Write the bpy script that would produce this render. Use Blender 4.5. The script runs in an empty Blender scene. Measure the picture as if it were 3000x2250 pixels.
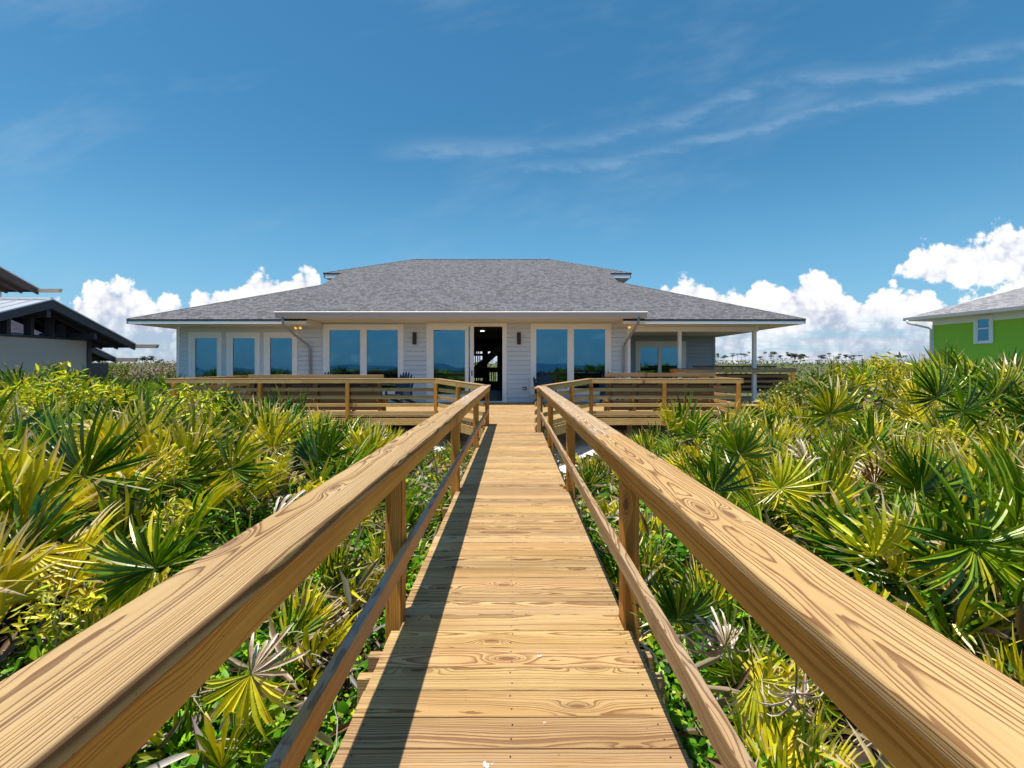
import bpy, math, random
import numpy as np
from mathutils import Vector, Matrix, Euler
random.seed(7); RNG = np.random.default_rng(7)
R = math.radians
sc = bpy.context.scene
COL = sc.collection

# ------------------------------------------------------------ camera, sky, sun
H = 1.352; F = 1310.0; CX = 1505.0; CY = 1072.0
cd = bpy.data.cameras.new('camera'); cam = bpy.data.objects.new('camera', cd); COL.objects.link(cam)
cam.location = (0, 0, H); cam.rotation_euler = (R(90), 0, 0)
cd.sensor_width = 36; cd.lens = 36 * F / 3000
cd.shift_x = -5 / 3000; cd.shift_y = -53 / 3000
cd.clip_start = 0.02; cd.clip_end = 20000
sc.camera = cam
SUN = Vector((-.16, -.13, 1)).normalized()
SUN_EL = math.asin(SUN.z)
sd = bpy.data.lights.new('sun', 'SUN'); so = bpy.data.objects.new('sun', sd); COL.objects.link(so)
sd.energy = 5.0; sd.angle = R(.5); sd.color = (1, .95, .86)
so.rotation_euler = SUN.to_track_quat('Z', 'Y').to_euler()
sc.view_settings.view_transform = 'Standard'; sc.view_settings.look = 'None'
sc.view_settings.exposure = 0.36; sc.view_settings.gamma = 1.0


class NT:
    """small helper to write shader node trees"""
    def __init__(s, tree): s.t = tree; s.t.nodes.clear()
    def n(s, typ, ins=None, **props):
        nd = s.t.nodes.new(typ)
        for k, v in props.items(): setattr(nd, k, v)
        if ins:
            for k, v in ins.items(): s.put(nd.inputs[k], v)
        return nd
    def put(s, sock, v):
        if isinstance(v, bpy.types.NodeSocket): s.t.links.new(v, sock)
        elif isinstance(v, bpy.types.Node): s.t.links.new(v.outputs[0], sock)
        else:
            if sock.type == 'RGBA' and len(v) == 3: v = (*v, 1)
            sock.default_value = v
    def m(s, op, a, b=None, c=None, clamp=False):
        nd = s.t.nodes.new('ShaderNodeMath'); nd.operation = op; nd.use_clamp = clamp
        for i, x in enumerate((a, b, c)):
            if x is not None: s.put(nd.inputs[i], x)
        return nd.outputs[0]
    def vec(s, x, y, z=0.0): return s.n('ShaderNodeCombineXYZ', {0: x, 1: y, 2: z}).outputs[0]
    def mix(s, f, a, b, mode='MIX'):
        nd = s.t.nodes.new('ShaderNodeMix'); nd.data_type = 'RGBA'; nd.blend_type = mode
        s.put(nd.inputs[0], f); s.put(nd.inputs[6], a); s.put(nd.inputs[7], b)
        return nd.outputs[2]
    def ss(s, x, a, b):
        nd = s.t.nodes.new('ShaderNodeMapRange'); nd.interpolation_type = 'SMOOTHSTEP'
        s.put(nd.inputs[0], x); s.put(nd.inputs[1], a); s.put(nd.inputs[2], b)
        return nd.outputs[0]
    def noise(s, v, scale=1.0, detail=2.0, rough=.5, dist=0.0, w=None):
        nd = s.t.nodes.new('ShaderNodeTexNoise')
        s.put(nd.inputs['Vector'], v); s.put(nd.inputs['Scale'], scale); s.put(nd.inputs['Detail'], detail)
        s.put(nd.inputs['Roughness'], rough); s.put(nd.inputs['Distortion'], dist)
        return nd.outputs[0]
    def ramp(s, f, stops, interp='LINEAR'):
        nd = s.t.nodes.new('ShaderNodeValToRGB'); e = nd.color_ramp.elements; nd.color_ramp.interpolation = interp
        while len(e) < len(stops): e.new(.5)
        for i, (p, c) in enumerate(stops):
            e[i].position = p; e[i].color = (*c, 1) if len(c) == 3 else c
        s.put(nd.inputs[0], f); return nd.outputs[0]
    def curve(s, x, pts):
        nd = s.t.nodes.new('ShaderNodeFloatCurve'); c = nd.mapping.curves[0]
        while len(c.points) < len(pts): c.points.new(.5, .5)
        for i, (a, b) in enumerate(pts): c.points[i].location = (a, b); c.points[i].handle_type = 'AUTO_CLAMPED'
        nd.mapping.update(); s.put(nd.inputs['Value'], x); return nd.outputs[0]


w = bpy.data.worlds.new('World'); sc.world = w; w.use_nodes = True
T = NT(w.node_tree)
sky = T.n('ShaderNodeTexSky', sky_type='NISHITA', sun_disc=False)
sky.sun_elevation = SUN_EL; sky.sun_rotation = math.atan2(SUN.x, SUN.y)
sky.altitude = 0; sky.air_density = 1.0; sky.dust_density = .6; sky.ozone_density = 3.0
SKY_STR = .085
gen = T.n('ShaderNodeTexCoord').outputs['Generated']
sp = T.n('ShaderNodeSeparateXYZ', {0: gen})
dx, dy, dz = sp.outputs
ay = T.m('MAXIMUM', T.m('ABSOLUTE', dy), .02)
u = T.m('DIVIDE', dx, ay); v = T.m('DIVIDE', dz, ay)         # tangent of bearing / height of a direction
front = T.m('GREATER_THAN', dy, 0.0)
def UU(px): return (px - CX) / F
def VV(py): return (CY - py) / F
uv3 = T.vec(u, v, T.m('MULTIPLY', dy, .3))
# billowing noise: inverted cell distance summed over octaves gives the cauliflower look
def cells(scale, z):
    vo = T.n('ShaderNodeTexVoronoi', {'Vector': T.vec(uw0, vw0, z), 'Scale': scale}, feature='F1', voronoi_dimensions='2D')
    return T.m('SUBTRACT', 1.0, vo.outputs['Distance'])
wob = T.noise(uv3, 9.0, 3.0, .6)
wob2 = T.noise(T.vec(v, u, 3.3), 30.0, 4.0, .65)
uw0 = T.m('ADD', u, T.m('MULTIPLY', T.m('SUBTRACT', wob2, .5), .016)); vw0 = T.m('ADD', T.m('MULTIPLY', v, 1.1), T.m('MULTIPLY', T.m('SUBTRACT', wob, .5), .02))
c1, c2_, c3, c4 = cells(13.0, .2), cells(30.0, 1.2), cells(66.0, 2.2), cells(140.0, 3.1)
def puffat(a1, a2, a3, a4):
    return T.m('ADD', T.m('ADD', T.m('MULTIPLY', c1, a1), T.m('MULTIPLY', c2_, a2)), T.m('ADD', T.m('MULTIPLY', c3, a3), T.m('MULTIPLY', c4, a4)))
puff = puffat(.5, .27, .15, .08)
top = [(-900, 1000), (-400, 900), (0, 960), (60, 880), (100, 862), (180, 880), (205, 905), (232, 840), (265, 835), (300, 815), (350, 812), (405, 812), (430, 835), (445, 868), (462, 890),
       (490, 856), (525, 860), (545, 890), (575, 838), (640, 845), (690, 850), (715, 830), (735, 795), (775, 772), (800, 792), (835, 815),
       (860, 808), (890, 790), (922, 792), (960, 860), (1400, 900), (1900, 870), (1960, 852), (2015, 812), (2065, 828), (2120, 852), (2155, 835), (2180, 850), (2200, 815),
       (2215, 806), (2245, 803), (2275, 806), (2320, 815), (2340, 792), (2390, 786), (2440, 795), (2465, 828), (2500, 850), (2540, 872),
       (2570, 850), (2640, 838), (2700, 842), (2740, 862), (2760, 880), (2830, 856), (2900, 850), (3000, 800), (3400, 870), (4000, 940)]
XA, XB = -1000, 4100
def nx(px): return (px - XA) / (XB - XA)
un = T.m('DIVIDE', T.m('SUBTRACT', u, UU(XA)), UU(XB) - UU(XA), clamp=True)
tc = T.curve(un, [(nx(a), (CY - b) / 400) for a, b in top])
tv = T.m('MULTIPLY', tc, 400 / F)
dep = T.m('SUBTRACT', tv, v)
edge = T.m('ADD', dep, T.m('MULTIPLY', T.m('SUBTRACT', puff, .66), .10))
cum = T.ss(edge, -.005, .011)
def ell(px, py, rx, ry):
    a = T.m('DIVIDE', T.m('SUBTRACT', u, UU(px)), rx / F); b = T.m('DIVIDE', T.m('SUBTRACT', v, VV(py)), ry / F)
    return T.m('SUBTRACT', 1.0, T.m('SQRT', T.m('ADD', T.m('MULTIPLY', a, a), T.m('MULTIPLY', b, b))))
e1 = T.m('MAXIMUM', ell(2860, 775, 190, 72), ell(2960, 745, 110, 85))
e1 = T.m('MAXIMUM', e1, ell(2760, 790, 130, 40)); e1 = T.m('MAXIMUM', e1, ell(3080, 790, 120, 100))
e1 = T.m('ADD', e1, T.m('ADD', T.m('MULTIPLY', T.m('SUBTRACT', puff, .50), 1.1), T.m('MULTIPLY', T.m('SUBTRACT', wob2, .5), .8)))
c2 = T.ss(e1, .0, .25)
cum = T.m('MAXIMUM', cum, c2)
# lower part of the bank breaks into layers
lay = T.noise(T.vec(T.m('MULTIPLY', u, 7.0), T.m('MULTIPLY', v, 46.0), 1.7), 1.0, 4.0, .62)
low = T.ss(v, VV(900), VV(985))
opac = T.mix(low, (1, 1, 1), T.ramp(lay, [(.34, (.25,) * 3), (.60, (.92,) * 3)]))
mask = T.m('MULTIPLY', cum, opac)
mask = T.m('MULTIPLY', mask, T.m('ADD', T.m('MULTIPLY', front, .75), .25))
# cloud light: crowns bright, hollows and undersides grey blue
big = T.noise(T.vec(u, v, 8.0), 6.0, 5.0, .62)
lit = T.m('ADD', T.m('MULTIPLY', T.m('SUBTRACT', puffat(.38, .36, .20, .06), .66), 1.5), T.m('MULTIPLY', T.m('SUBTRACT', big, .5), 1.5))
lit = T.m('ADD', lit, T.m('ADD', .66, T.m('MULTIPLY', T.ss(v, VV(1010), VV(850)), .34)))
lit = T.m('SUBTRACT', lit, T.m('MULTIPLY', T.ss(dep, .03, .11), .16))
k = .82 / SKY_STR
ccol = T.ramp(lit, [(.15, (.48, .53, .66)), (.42, (.68, .71, .81)), (.66, (.88, .89, .94)), (.9, (1.0, 1.0, 1.0))])
ccol = T.mix(1.0, ccol, (k, k, k), 'MULTIPLY')
# cirrus streaks
def streak(pts, wd, amp, seed):
    un2 = T.m('DIVIDE', T.m('SUBTRACT', u, UU(900)), UU(3300) - UU(900), clamp=True)
    cc = T.m('MULTIPLY', T.curve(un2, [((a * 1.3562 - 900) / 2400, (CY - b * 1.3562) / 1100) for a, b in pts]), 1100 / F)
    fn = T.noise(T.vec(T.m('MULTIPLY', u, 3.0), T.m('MULTIPLY', v, 9.0), seed), 2.0, 4.0, .65)
    d = T.m('ADD', T.m('SUBTRACT', v, cc), T.m('MULTIPLY', T.m('SUBTRACT', fn, .5), .06))
    g = T.m('EXPONENT', T.m('MULTIPLY', T.m('MULTIPLY', d, d), -1 / (wd * wd)))
    span = T.m('MULTIPLY', T.ss(u, UU(pts[0][0] * 1.3562), UU(pts[0][0] * 1.3562 + 250)), 1.0)
    return T.m('MULTIPLY', T.m('MULTIPLY', T.m('MULTIPLY', g, amp), span), T.ss(fn, .25, .68))
s1 = streak([(1010, 362), (1150, 362), (1320, 350), (1430, 325), (1500, 302), (1620, 280), (1750, 240), (1900, 212), (2100, 190), (2300, 160)], .014, .20, 2.0)
s2 = streak([(780, 325), (980, 318), (1180, 318), (1300, 300), (1400, 275), (1480, 252), (1600, 200), (1700, 172), (1850, 160), (1950, 150), (2080, 122), (2300, 90)], .019, .19, 5.0)
veil = T.noise(T.vec(T.m('MULTIPLY', u, .9), T.m('MULTIPLY', T.m('ADD', v, T.m('MULTIPLY', u, -.25)), 2.6), 6.1), 1.6, 5.0, .62)
veil = T.m('MULTIPLY', T.ss(veil, .5, .85), .22)
cir = T.m('MULTIPLY', T.m('MAXIMUM', T.m('MAXIMUM', s1, s2), veil), T.m('MULTIPLY', front, T.ss(v, .1, .2)))
hs = T.n('ShaderNodeHueSaturation', {'Hue': .484, 'Saturation': 1.30, 'Value': 1.24, 'Color': sky.outputs[0]})
skyc = T.mix(T.m('MULTIPLY', T.ss(v, .50, -.02), .62), hs.outputs[0], (.17 * k, .47 * k, .76 * k))
skyc = T.mix(cir, skyc, (.62 * k, .76 * k, .88 * k))
skyc = T.mix(mask, skyc, ccol)
bg = T.n('ShaderNodeBackground', {'Color': skyc, 'Strength': SKY_STR})
T.n('ShaderNodeOutputWorld', {'Surface': bg.outputs[0]})
sc.cycles.max_bounces = 8; sc.cycles.transparent_max_bounces = 16
sc.cycles.sample_clamp_indirect = 6


# ------------------------------------------------------------ helpers
def P(px, py, Y): return Vector(((px - CX) * Y / F, Y, H - (py - CY) * Y / F))
def WX(px, Y): return (px - CX) * Y / F
def WZ(py, Y): return H - (py - CY) * Y / F

def tag(o, label=None, cat=None, group=None, kind=None):
    if label: o['label'] = label
    if cat: o['category'] = cat
    if group: o['group'] = group
    if kind: o['kind'] = kind
    return o
def empty(name, loc=(0, 0, 0), rz=0.0, label=None, cat=None, group=None):
    o = bpy.data.objects.new(name, None); COL.objects.link(o); o.location = loc; o.rotation_euler = (0, 0, rz)
    o.empty_display_size = .1
    return tag(o, label, cat, group)
def copy_tree(o, parent=None):
    c = o.copy(); COL.objects.link(c); c.parent = parent
    for ch in list(o.children): copy_tree(ch, c)
    return c


class MB:
    def __init__(s): s.v = []; s.f = []; s.wc = []; s.wr = []; s.wg = []; s.sm = []
    def poly(s, pts, wc=None, wr=0.0, wg=0.0):
        b = len(s.v)
        for i, p in enumerate(pts):
            s.v.append(tuple(p)); s.wc.append(tuple(wc[i]) if wc else tuple(p)); s.wr.append(wr); s.wg.append(wg)
        s.f.append(tuple(range(b, b + len(pts))))
    def grid(s, rows, close=False, wcs=None, wr=0.0, wg=0.0):
        """rows of equally long point lists"""
        b = len(s.v); n = len(rows[0])
        for ri, r in enumerate(rows):
            for ci, p in enumerate(r):
                s.v.append(tuple(p)); s.wc.append(tuple(wcs[ri][ci]) if wcs else tuple(p)); s.wr.append(wr); s.wg.append(wg)
        m = n if close else n - 1
        for i in range(len(rows) - 1):
            for j in range(m):
                a = b + i * n + j; c = b + i * n + (j + 1) % n
                s.f.append((a, c, c + n, a + n))
        return b
    def box(s, x0, x1, y0, y1, z0, z1):
        c = [(x0, y0, z0), (x1, y0, z0), (x1, y1, z0), (x0, y1, z0), (x0, y0, z1), (x1, y0, z1), (x1, y1, z1), (x0, y1, z1)]
        for q in ((0, 3, 2, 1), (4, 5, 6, 7), (0, 1, 5, 4), (1, 2, 6, 5), (2, 3, 7, 6), (3, 0, 4, 7)):
            s.poly([c[i] for i in q])
        return s
    def board(s, p0, p1, wd, ht, up=(0, 0, 1), r=.004, seg=1, grey=0.0, off=(0, 0), cut0=0.0, cut1=0.0):
        """one timber from p0 to p1, cross section wd (sideways) x ht (up), rounded edges; carries wood coordinates"""
        p0 = Vector(p0); p1 = Vector(p1); d = (p1 - p0); L = d.length; d.normalize(); up = Vector(up)
        side = d.cross(up).normalized(); up = side.cross(d).normalized()
        prof = []
        for cx, cy, a0 in ((wd / 2 - r, ht / 2 - r, 0), (-wd / 2 + r, ht / 2 - r, 90), (-wd / 2 + r, -ht / 2 + r, 180), (wd / 2 - r, -ht / 2 + r, 270)):
            for i in range(seg + 1):
                a = R(a0 + 90 * i / seg); prof.append((cx + r * math.cos(a), cy + r * math.sin(a)))
        rnd = random.random(); rows = []; wcs = []
        for k, Lp, cut in ((0, 0.0, cut0), (1, L, cut1)):
            row = []; wr_ = []
            for a, t in prof:
                l = Lp + cut * a
                row.append(p0 + d * l + side * (a + off[0]) + up * (t + off[1])); wr_.append((l, a, t))
            rows.append(row); wcs.append(wr_)
        b = s.grid(rows, True, wcs, rnd, grey); n = len(prof)
        s.f.append(tuple(range(b, b + n))); s.f.append(tuple(range(b + 2 * n - 1, b + n - 1, -1)))
        return s
    def tube(s, pts, rad, n=8, cap=True):
        pts = [Vector(p) for p in pts]; rows = []
        rr = rad if isinstance(rad, (list, tuple)) else [rad] * len(pts)
        ref = Vector((0, 0, 1))
        for i, p in enumerate(pts):
            d = (pts[min(i + 1, len(pts) - 1)] - pts[max(i - 1, 0)]).normalized()
            a = d.cross(ref)
            if a.length < .2: a = d.cross(Vector((1, 0, 0)))
            a.normalize(); b = a.cross(d)
            rows.append([p + a * rr[i] * math.cos(2 * math.pi * k / n) + b * rr[i] * math.sin(2 * math.pi * k / n) for k in range(n)])
        b0 = s.grid(rows, True)
        if cap:
            s.f.append(tuple(range(b0 + n - 1, b0 - 1, -1))); m = b0 + (len(rows) - 1) * n; s.f.append(tuple(range(m, m + n)))
        return s
    def build(s, name, mat, parent=None, smooth=False):
        me = bpy.data.meshes.new(name); me.from_pydata(s.v, [], s.f)
        a = me.attributes.new('wc', 'FLOAT_VECTOR', 'POINT'); a.data.foreach_set('vector', np.array(s.wc, dtype=np.float32).ravel())
        a = me.attributes.new('wr', 'FLOAT', 'POINT'); a.data.foreach_set('value', np.array(s.wr, dtype=np.float32))
        a = me.attributes.new('wg', 'FLOAT', 'POINT'); a.data.foreach_set('value', np.array(s.wg, dtype=np.float32))
        if mat: me.materials.append(mat)
        if smooth: me.polygons.foreach_set('use_smooth', [True] * len(me.polygons))
        me.validate(); me.update()
        o = bpy.data.objects.new(name, me); COL.objects.link(o)
        if parent: o.parent = parent
        return o


# ------------------------------------------------------------ materials
def mat(name):
    m = bpy.data.materials.new(name); m.use_nodes = True; t = NT(m.node_tree); return m, t
def finish(t, shader, disp=None):
    o = t.n('ShaderNodeOutputMaterial', {'Surface': shader})
def plain(name, col, rough=.6, metal=0.0, var=.08, vs=3.0, bump=0.0, bs=60.0, spec=.5):
    m, t = mat(name)
    tc = t.n('ShaderNodeTexCoord').outputs['Object']
    nz = t.noise(tc, vs, 5.0, .6)
    c = t.mix(nz, [x * (1 - var) for x in col], [min(1, x * (1 + var)) for x in col])
    ins = {'Base Color': c, 'Roughness': rough, 'Metallic': metal, 'Specular IOR Level': spec}
    if bump:
        ins['Normal'] = t.n('ShaderNodeBump', {'Strength': bump, 'Distance': .01, 'Height': t.noise(tc, bs, 3.0, .6)}).outputs[0]
    finish(t, t.n('ShaderNodeBsdfPrincipled', ins).outputs[0]); return m

def wood(name, early, late, greycol=(.40, .36, .33), contrast=1.0, freq=150.0, rough=.7):
    m, t = mat(name)
    wc = t.n('ShaderNodeAttribute', attribute_name='wc').outputs['Vector']
    wr = t.n('ShaderNodeAttribute', attribute_name='wr').outputs['Fac']
    wg = t.n('ShaderNodeAttribute', attribute_name='wg').outputs['Fac']
    s = t.n('ShaderNodeSeparateXYZ', {0: wc}); L, a, th = s.outputs
    Lo = t.m('ADD', L, t.m('MULTIPLY', wr, 371.0))
    r1 = t.m('FRACT', t.m('MULTIPLY', wr, 17.31)); r2 = t.m('FRACT', t.m('MULTIPLY', wr, 53.7)); r3 = t.m('FRACT', t.m('MULTIPLY', wr, 91.3))
    n1 = t.noise(t.vec(t.m('MULTIPLY', Lo, .9), t.m('MULTIPLY', wr, 33.0), 0.0), 1.0, 2.0, .5)
    n2 = t.noise(t.vec(t.m('MULTIPLY', Lo, 1.3), t.m('MULTIPLY', wr, 71.0), 5.0), 1.0, 2.0, .55)
    fine = t.noise(t.vec(t.m('MULTIPLY', Lo, 5.0), t.m('MULTIPLY', a, 26.0), t.m('MULTIPLY', th, 26.0)), 1.0, 3.0, .6)
    # knots
    kv = t.vec(t.m('MULTIPLY', Lo, 1.7), t.m('ADD', t.m('MULTIPLY', a, 6.2), t.m('MULTIPLY', wr, 60.0)), 0.0)
    vo = t.n('ShaderNodeTexVoronoi', {'Vector': kv, 'Scale': 1.0}, feature='F1', voronoi_dimensions='2D')
    kd = vo.outputs['Distance']; kc = t.n('ShaderNodeSeparateXYZ', {0: vo.outputs['Color']}).outputs[0]
    on = t.m('GREATER_THAN', kc, .45)
    kd2 = t.m('ADD', kd, t.m('MULTIPLY', t.m('SUBTRACT', fine, .5), .05))
    kk = t.m('MULTIPLY', t.m('EXPONENT', t.m('MULTIPLY', t.m('MULTIPLY', kd2, kd2), -38.0)), on)
    aa = t.m('ADD', t.m('ADD', a, t.m('MULTIPLY', t.m('SUBTRACT', r1, .5), .17)), t.m('MULTIPLY', t.m('SUBTRACT', n1, .5), .05))
    tt = t.m('ADD', t.m('ADD', th, t.m('ADD', t.m('MULTIPLY', r2, .07), .03)), t.m('MULTIPLY', t.m('SUBTRACT', n2, .5), .045))
    rr = t.m('SQRT', t.m('ADD', t.m('MULTIPLY', aa, aa), t.m('MULTIPLY', tt, tt)))
    rr = t.m('ADD', rr, t.m('ADD', t.m('MULTIPLY', kk, .032), t.m('MULTIPLY', t.m('SUBTRACT', fine, .5), .006)))
    fr = t.m('MULTIPLY', rr, t.m('ADD', freq, t.m('MULTIPLY', r3, freq * .7)))
    fr = t.m('ADD', fr, t.m('MULTIPLY', t.noise(t.vec(t.m('MULTIPLY', rr, 55.0), t.m('MULTIPLY', wr, 20.0), 0.0), 1.0, 2.0), 5.0))
    ph = t.m('FRACT', fr)
    irr = t.noise(t.vec(t.m('FLOOR', fr), t.m('MULTIPLY', wr, 10.0), 0.0), 3.1, 0.0)
    band = t.m('MULTIPLY', t.ss(ph, .42, .88), t.m('SUBTRACT', 1.0, t.ss(ph, .93, 1.0)))
    band = t.m('MULTIPLY', t.m('MULTIPLY', band, t.m('ADD', .5, t.m('MULTIPLY', irr, 1.3))), contrast * 1.15, clamp=True)
    tint = t.noise(t.vec(t.m('MULTIPLY', Lo, 1.1), t.m('MULTIPLY', a, 5.0), wr), 1.0, 3.0, .55)
    e2 = t.mix(t.ss(tint, .3, .75), [x * 1.06 for x in early], [early[0] * .82, early[1] * .74, early[2] * .62])
    c = t.mix(band, e2, late)
    stk = t.noise(t.vec(t.m('MULTIPLY', Lo, .8), t.m('MULTIPLY', a, 75.0), t.m('MULTIPLY', th, 75.0)), 1.0, 3.0, .6)
    c = t.mix(t.m('MULTIPLY', t.ss(stk, .5, .75), .38), c, [x * .62 for x in early])
    c = t.mix(t.m('MULTIPLY', t.ss(stk, .48, .25), .30), c, [min(1, x * 1.28) for x in early])
    fib = t.noise(t.vec(t.m('MULTIPLY', Lo, 9.0), t.m('MULTIPLY', a, 900.0), t.m('MULTIPLY', th, 900.0)), 1.0, 2.0, .6)
    c = t.mix(t.m('MULTIPLY', t.ss(fib, .5, .9), .35), c, [x * .55 for x in late])
    br = t.m('ADD', .76, t.m('MULTIPLY', r3, .42))
    c = t.mix(1.0, c, t.n('ShaderNodeCombineColor', {0: br, 1: t.m('MULTIPLY', br, t.m('ADD', .95, t.m('MULTIPLY', r1, .06))), 2: t.m('MULTIPLY', br, t.m('ADD', .9, t.m('MULTIPLY', r2, .14)))}).outputs[0], 'MULTIPLY')
    kn = t.m('MULTIPLY', t.m('SUBTRACT', 1.0, t.ss(kd2, .045, .085)), on)
    c = t.mix(t.m('MULTIPLY', kn, .85), c, (.16, .065, .025))
    ring = t.m('MULTIPLY', t.m('MULTIPLY', t.ss(kd2, .075, .09), t.m('SUBTRACT', 1.0, t.ss(kd2, .09, .13))), on)
    c = t.mix(t.m('MULTIPLY', ring, .4), c, (.10, .05, .025))
    nzz = t.n('ShaderNodeSeparateXYZ', {0: t.n('ShaderNodeNewGeometry').outputs['Normal']}).outputs[2]
    gn = t.m('MULTIPLY', t.m('MULTIPLY', t.m('MINIMUM', wg, 1.0), t.m('ADD', .4, t.m('MULTIPLY', t.ss(nzz, .2, .7), .6))), t.ss(t.noise(t.vec(t.m('MULTIPLY', Lo, 2.0), t.m('MULTIPLY', a, 14.0), 2.0), 1.0, 3.0, .6), .15, .75), clamp=True)
    gcol = t.mix(band, greycol, [x * .45 for x in greycol])
    c = t.mix(gn, c, gcol)
    # sparse checks running with the grain
    ck = t.noise(t.vec(t.m('MULTIPLY', Lo, 3.0), t.m('MULTIPLY', a, 160.0), t.m('MULTIPLY', th, 160.0)), 1.0, 2.0, .6)
    c = t.mix(t.m('MULTIPLY', t.ss(ck, .66, .74), .7), c, (.07, .04, .02))
    gp_ = t.n('ShaderNodeNewGeometry').outputs['Position']
    gr = t.noise(gp_, 1.6, 6.0, .72)
    c = t.mix(t.m('MULTIPLY', t.ss(gr, .52, .75), .34), c, [x * .42 + .03 for x in early])
    spk = t.noise(gp_, 55.0, 2.0, .6)
    c = t.mix(t.m('MULTIPLY', t.ss(spk, .70, .76), .5), c, (.07, .045, .03))
    c = t.mix(t.m('GREATER_THAN', wg, 5.0), c, (.05, .035, .03))
    hgt = t.m('SUBTRACT', t.m('MULTIPLY', band, .5), t.m('MULTIPLY', fib, .4))
    bp = t.n('ShaderNodeBump', {'Strength': .35, 'Distance': .002, 'Height': hgt}).outputs[0]
    finish(t, t.n('ShaderNodeBsdfPrincipled', {'Base Color': c, 'Roughness': rough, 'Normal': bp, 'Specular IOR Level': .3}).outputs[0]); return m

M = {}
M['rail'] = wood('rail_timber', (.535, .35, .158), (.20, .093, .032), contrast=1.0, freq=135)
M['railside'] = wood('rail_side_timber', (.78, .37, .065), (.42, .15, .015), contrast=.6, freq=90)  # extra orange puts the deck's warm bounce light into the colour
M['deck'] = wood('decking_timber', (.50, .333, .148), (.21, .107, .038), contrast=.80, freq=125)
M['post'] = wood('post_timber', (.64, .30, .06), (.32, .12, .015), contrast=.75, freq=110)
M['slat'] = wood('slat_timber', (.60, .41, .16), (.30, .16, .05), greycol=(.24, .27, .22), contrast=.6)
M['dark'] = wood('shaded_timber', (.13, .075, .04), (.06, .03, .018), contrast=.5)  # timber colour darkened to stand in for boards lying in shade
M['white'] = plain('white_paint', (.87, .87, .88), .45, var=.02)
M['trim'] = plain('trim_paint', (.87, .87, .89), .5, var=.02)
M['soffit'] = plain('soffit_paint', (.72, .70, .66), .7, var=.03)
M['gutter'] = plain('gutter_metal', (.36, .34, .34), .35, var=.03)
M['guttershade'] = plain('gutter_front_shade', (.46, .46, .52), .5, var=.03)  # white gutter front greyed, its self-shade put into the colour
M['drip'] = plain('drip_edge_metal', (.012, .013, .016), .5)
M['conc'] = plain('concrete', (.55, .54, .52), .85, var=.12, vs=2, bump=.3)
M['bronze'] = plain('bronze_metal', (.055, .03, .03), .45, metal=.3)
M['navy'] = plain('navy_paint', (.012, .022, .05), .45, var=.1)
M['black'] = plain('black_plastic', (.02, .02, .022), .5)
M['inner'] = plain('interior_wall', (.10, .105, .12), .8)  # darkened in colour so the room reads dim behind the glass
M['innerdark'] = plain('interior_dim', (.025, .022, .03), .5)  # indoor dimness painted in as near-black colour
M['stucco_grey'] = plain('grey_stucco', (.74, .64, .56), .9, var=.05, vs=.8, bump=.4, bs=90)
M['stucco_green'] = plain('green_stucco', (.34, .62, .05), .85, var=.05, vs=.8, bump=.3, bs=90)
M['darkbeam'] = plain('dark_beam_paint', (.055, .055, .07), .5, var=.1)
M['brownbeam'] = plain('brown_beam_paint', (.09, .065, .06), .6, var=.1)
M['beige'] = plain('beige_metal', (.52, .42, .33), .5)
M['metalroof'] = plain('metal_roof', (.62, .62, .65), .3, metal=.4, var=.04)
M['bark'] = plain('bark', (.16, .12, .09), .9, var=.3, vs=12, bump=.6)
M['twig'] = plain('bare_twig', (.42, .37, .33), .9, var=.25, vs=9)

def siding(name, col):
    m, t = mat(name)
    tc = t.n('ShaderNodeTexCoord').outputs['Object']
    s = t.n('ShaderNodeSeparateXYZ', {0: tc})
    row = t.m('FLOOR', t.m('DIVIDE', s.outputs[2], .173))
    sh = t.noise(t.vec(row, t.m('FLOOR', t.m('ADD', t.m('DIVIDE', s.outputs[0], 3.6), t.m('MULTIPLY', row, .37))), 0.0), 3.7, 0.0)
    gr = t.noise(t.vec(t.m('MULTIPLY', s.outputs[0], 3.0), s.outputs[1], t.m('MULTIPLY', s.outputs[2], 60.0)), 1.0, 3.0, .6)
    c = t.mix(sh, [x * .95 for x in col], [x * 1.04 for x in col])
    bp = t.n('ShaderNodeBump', {'Strength': .25, 'Distance': .003, 'Height': gr}).outputs[0]
    finish(t, t.n('ShaderNodeBsdfPrincipled', {'Base Color': c, 'Roughness': .55, 'Normal': bp}).outputs[0]); return m
M['siding'] = siding('lap_siding_paint', (.63, .665, .74))
M['siding_shade'] = siding('porch_siding_shade', (.36, .44, .52))  # house siding made darker and bluer: porch shade put into the colour

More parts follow.
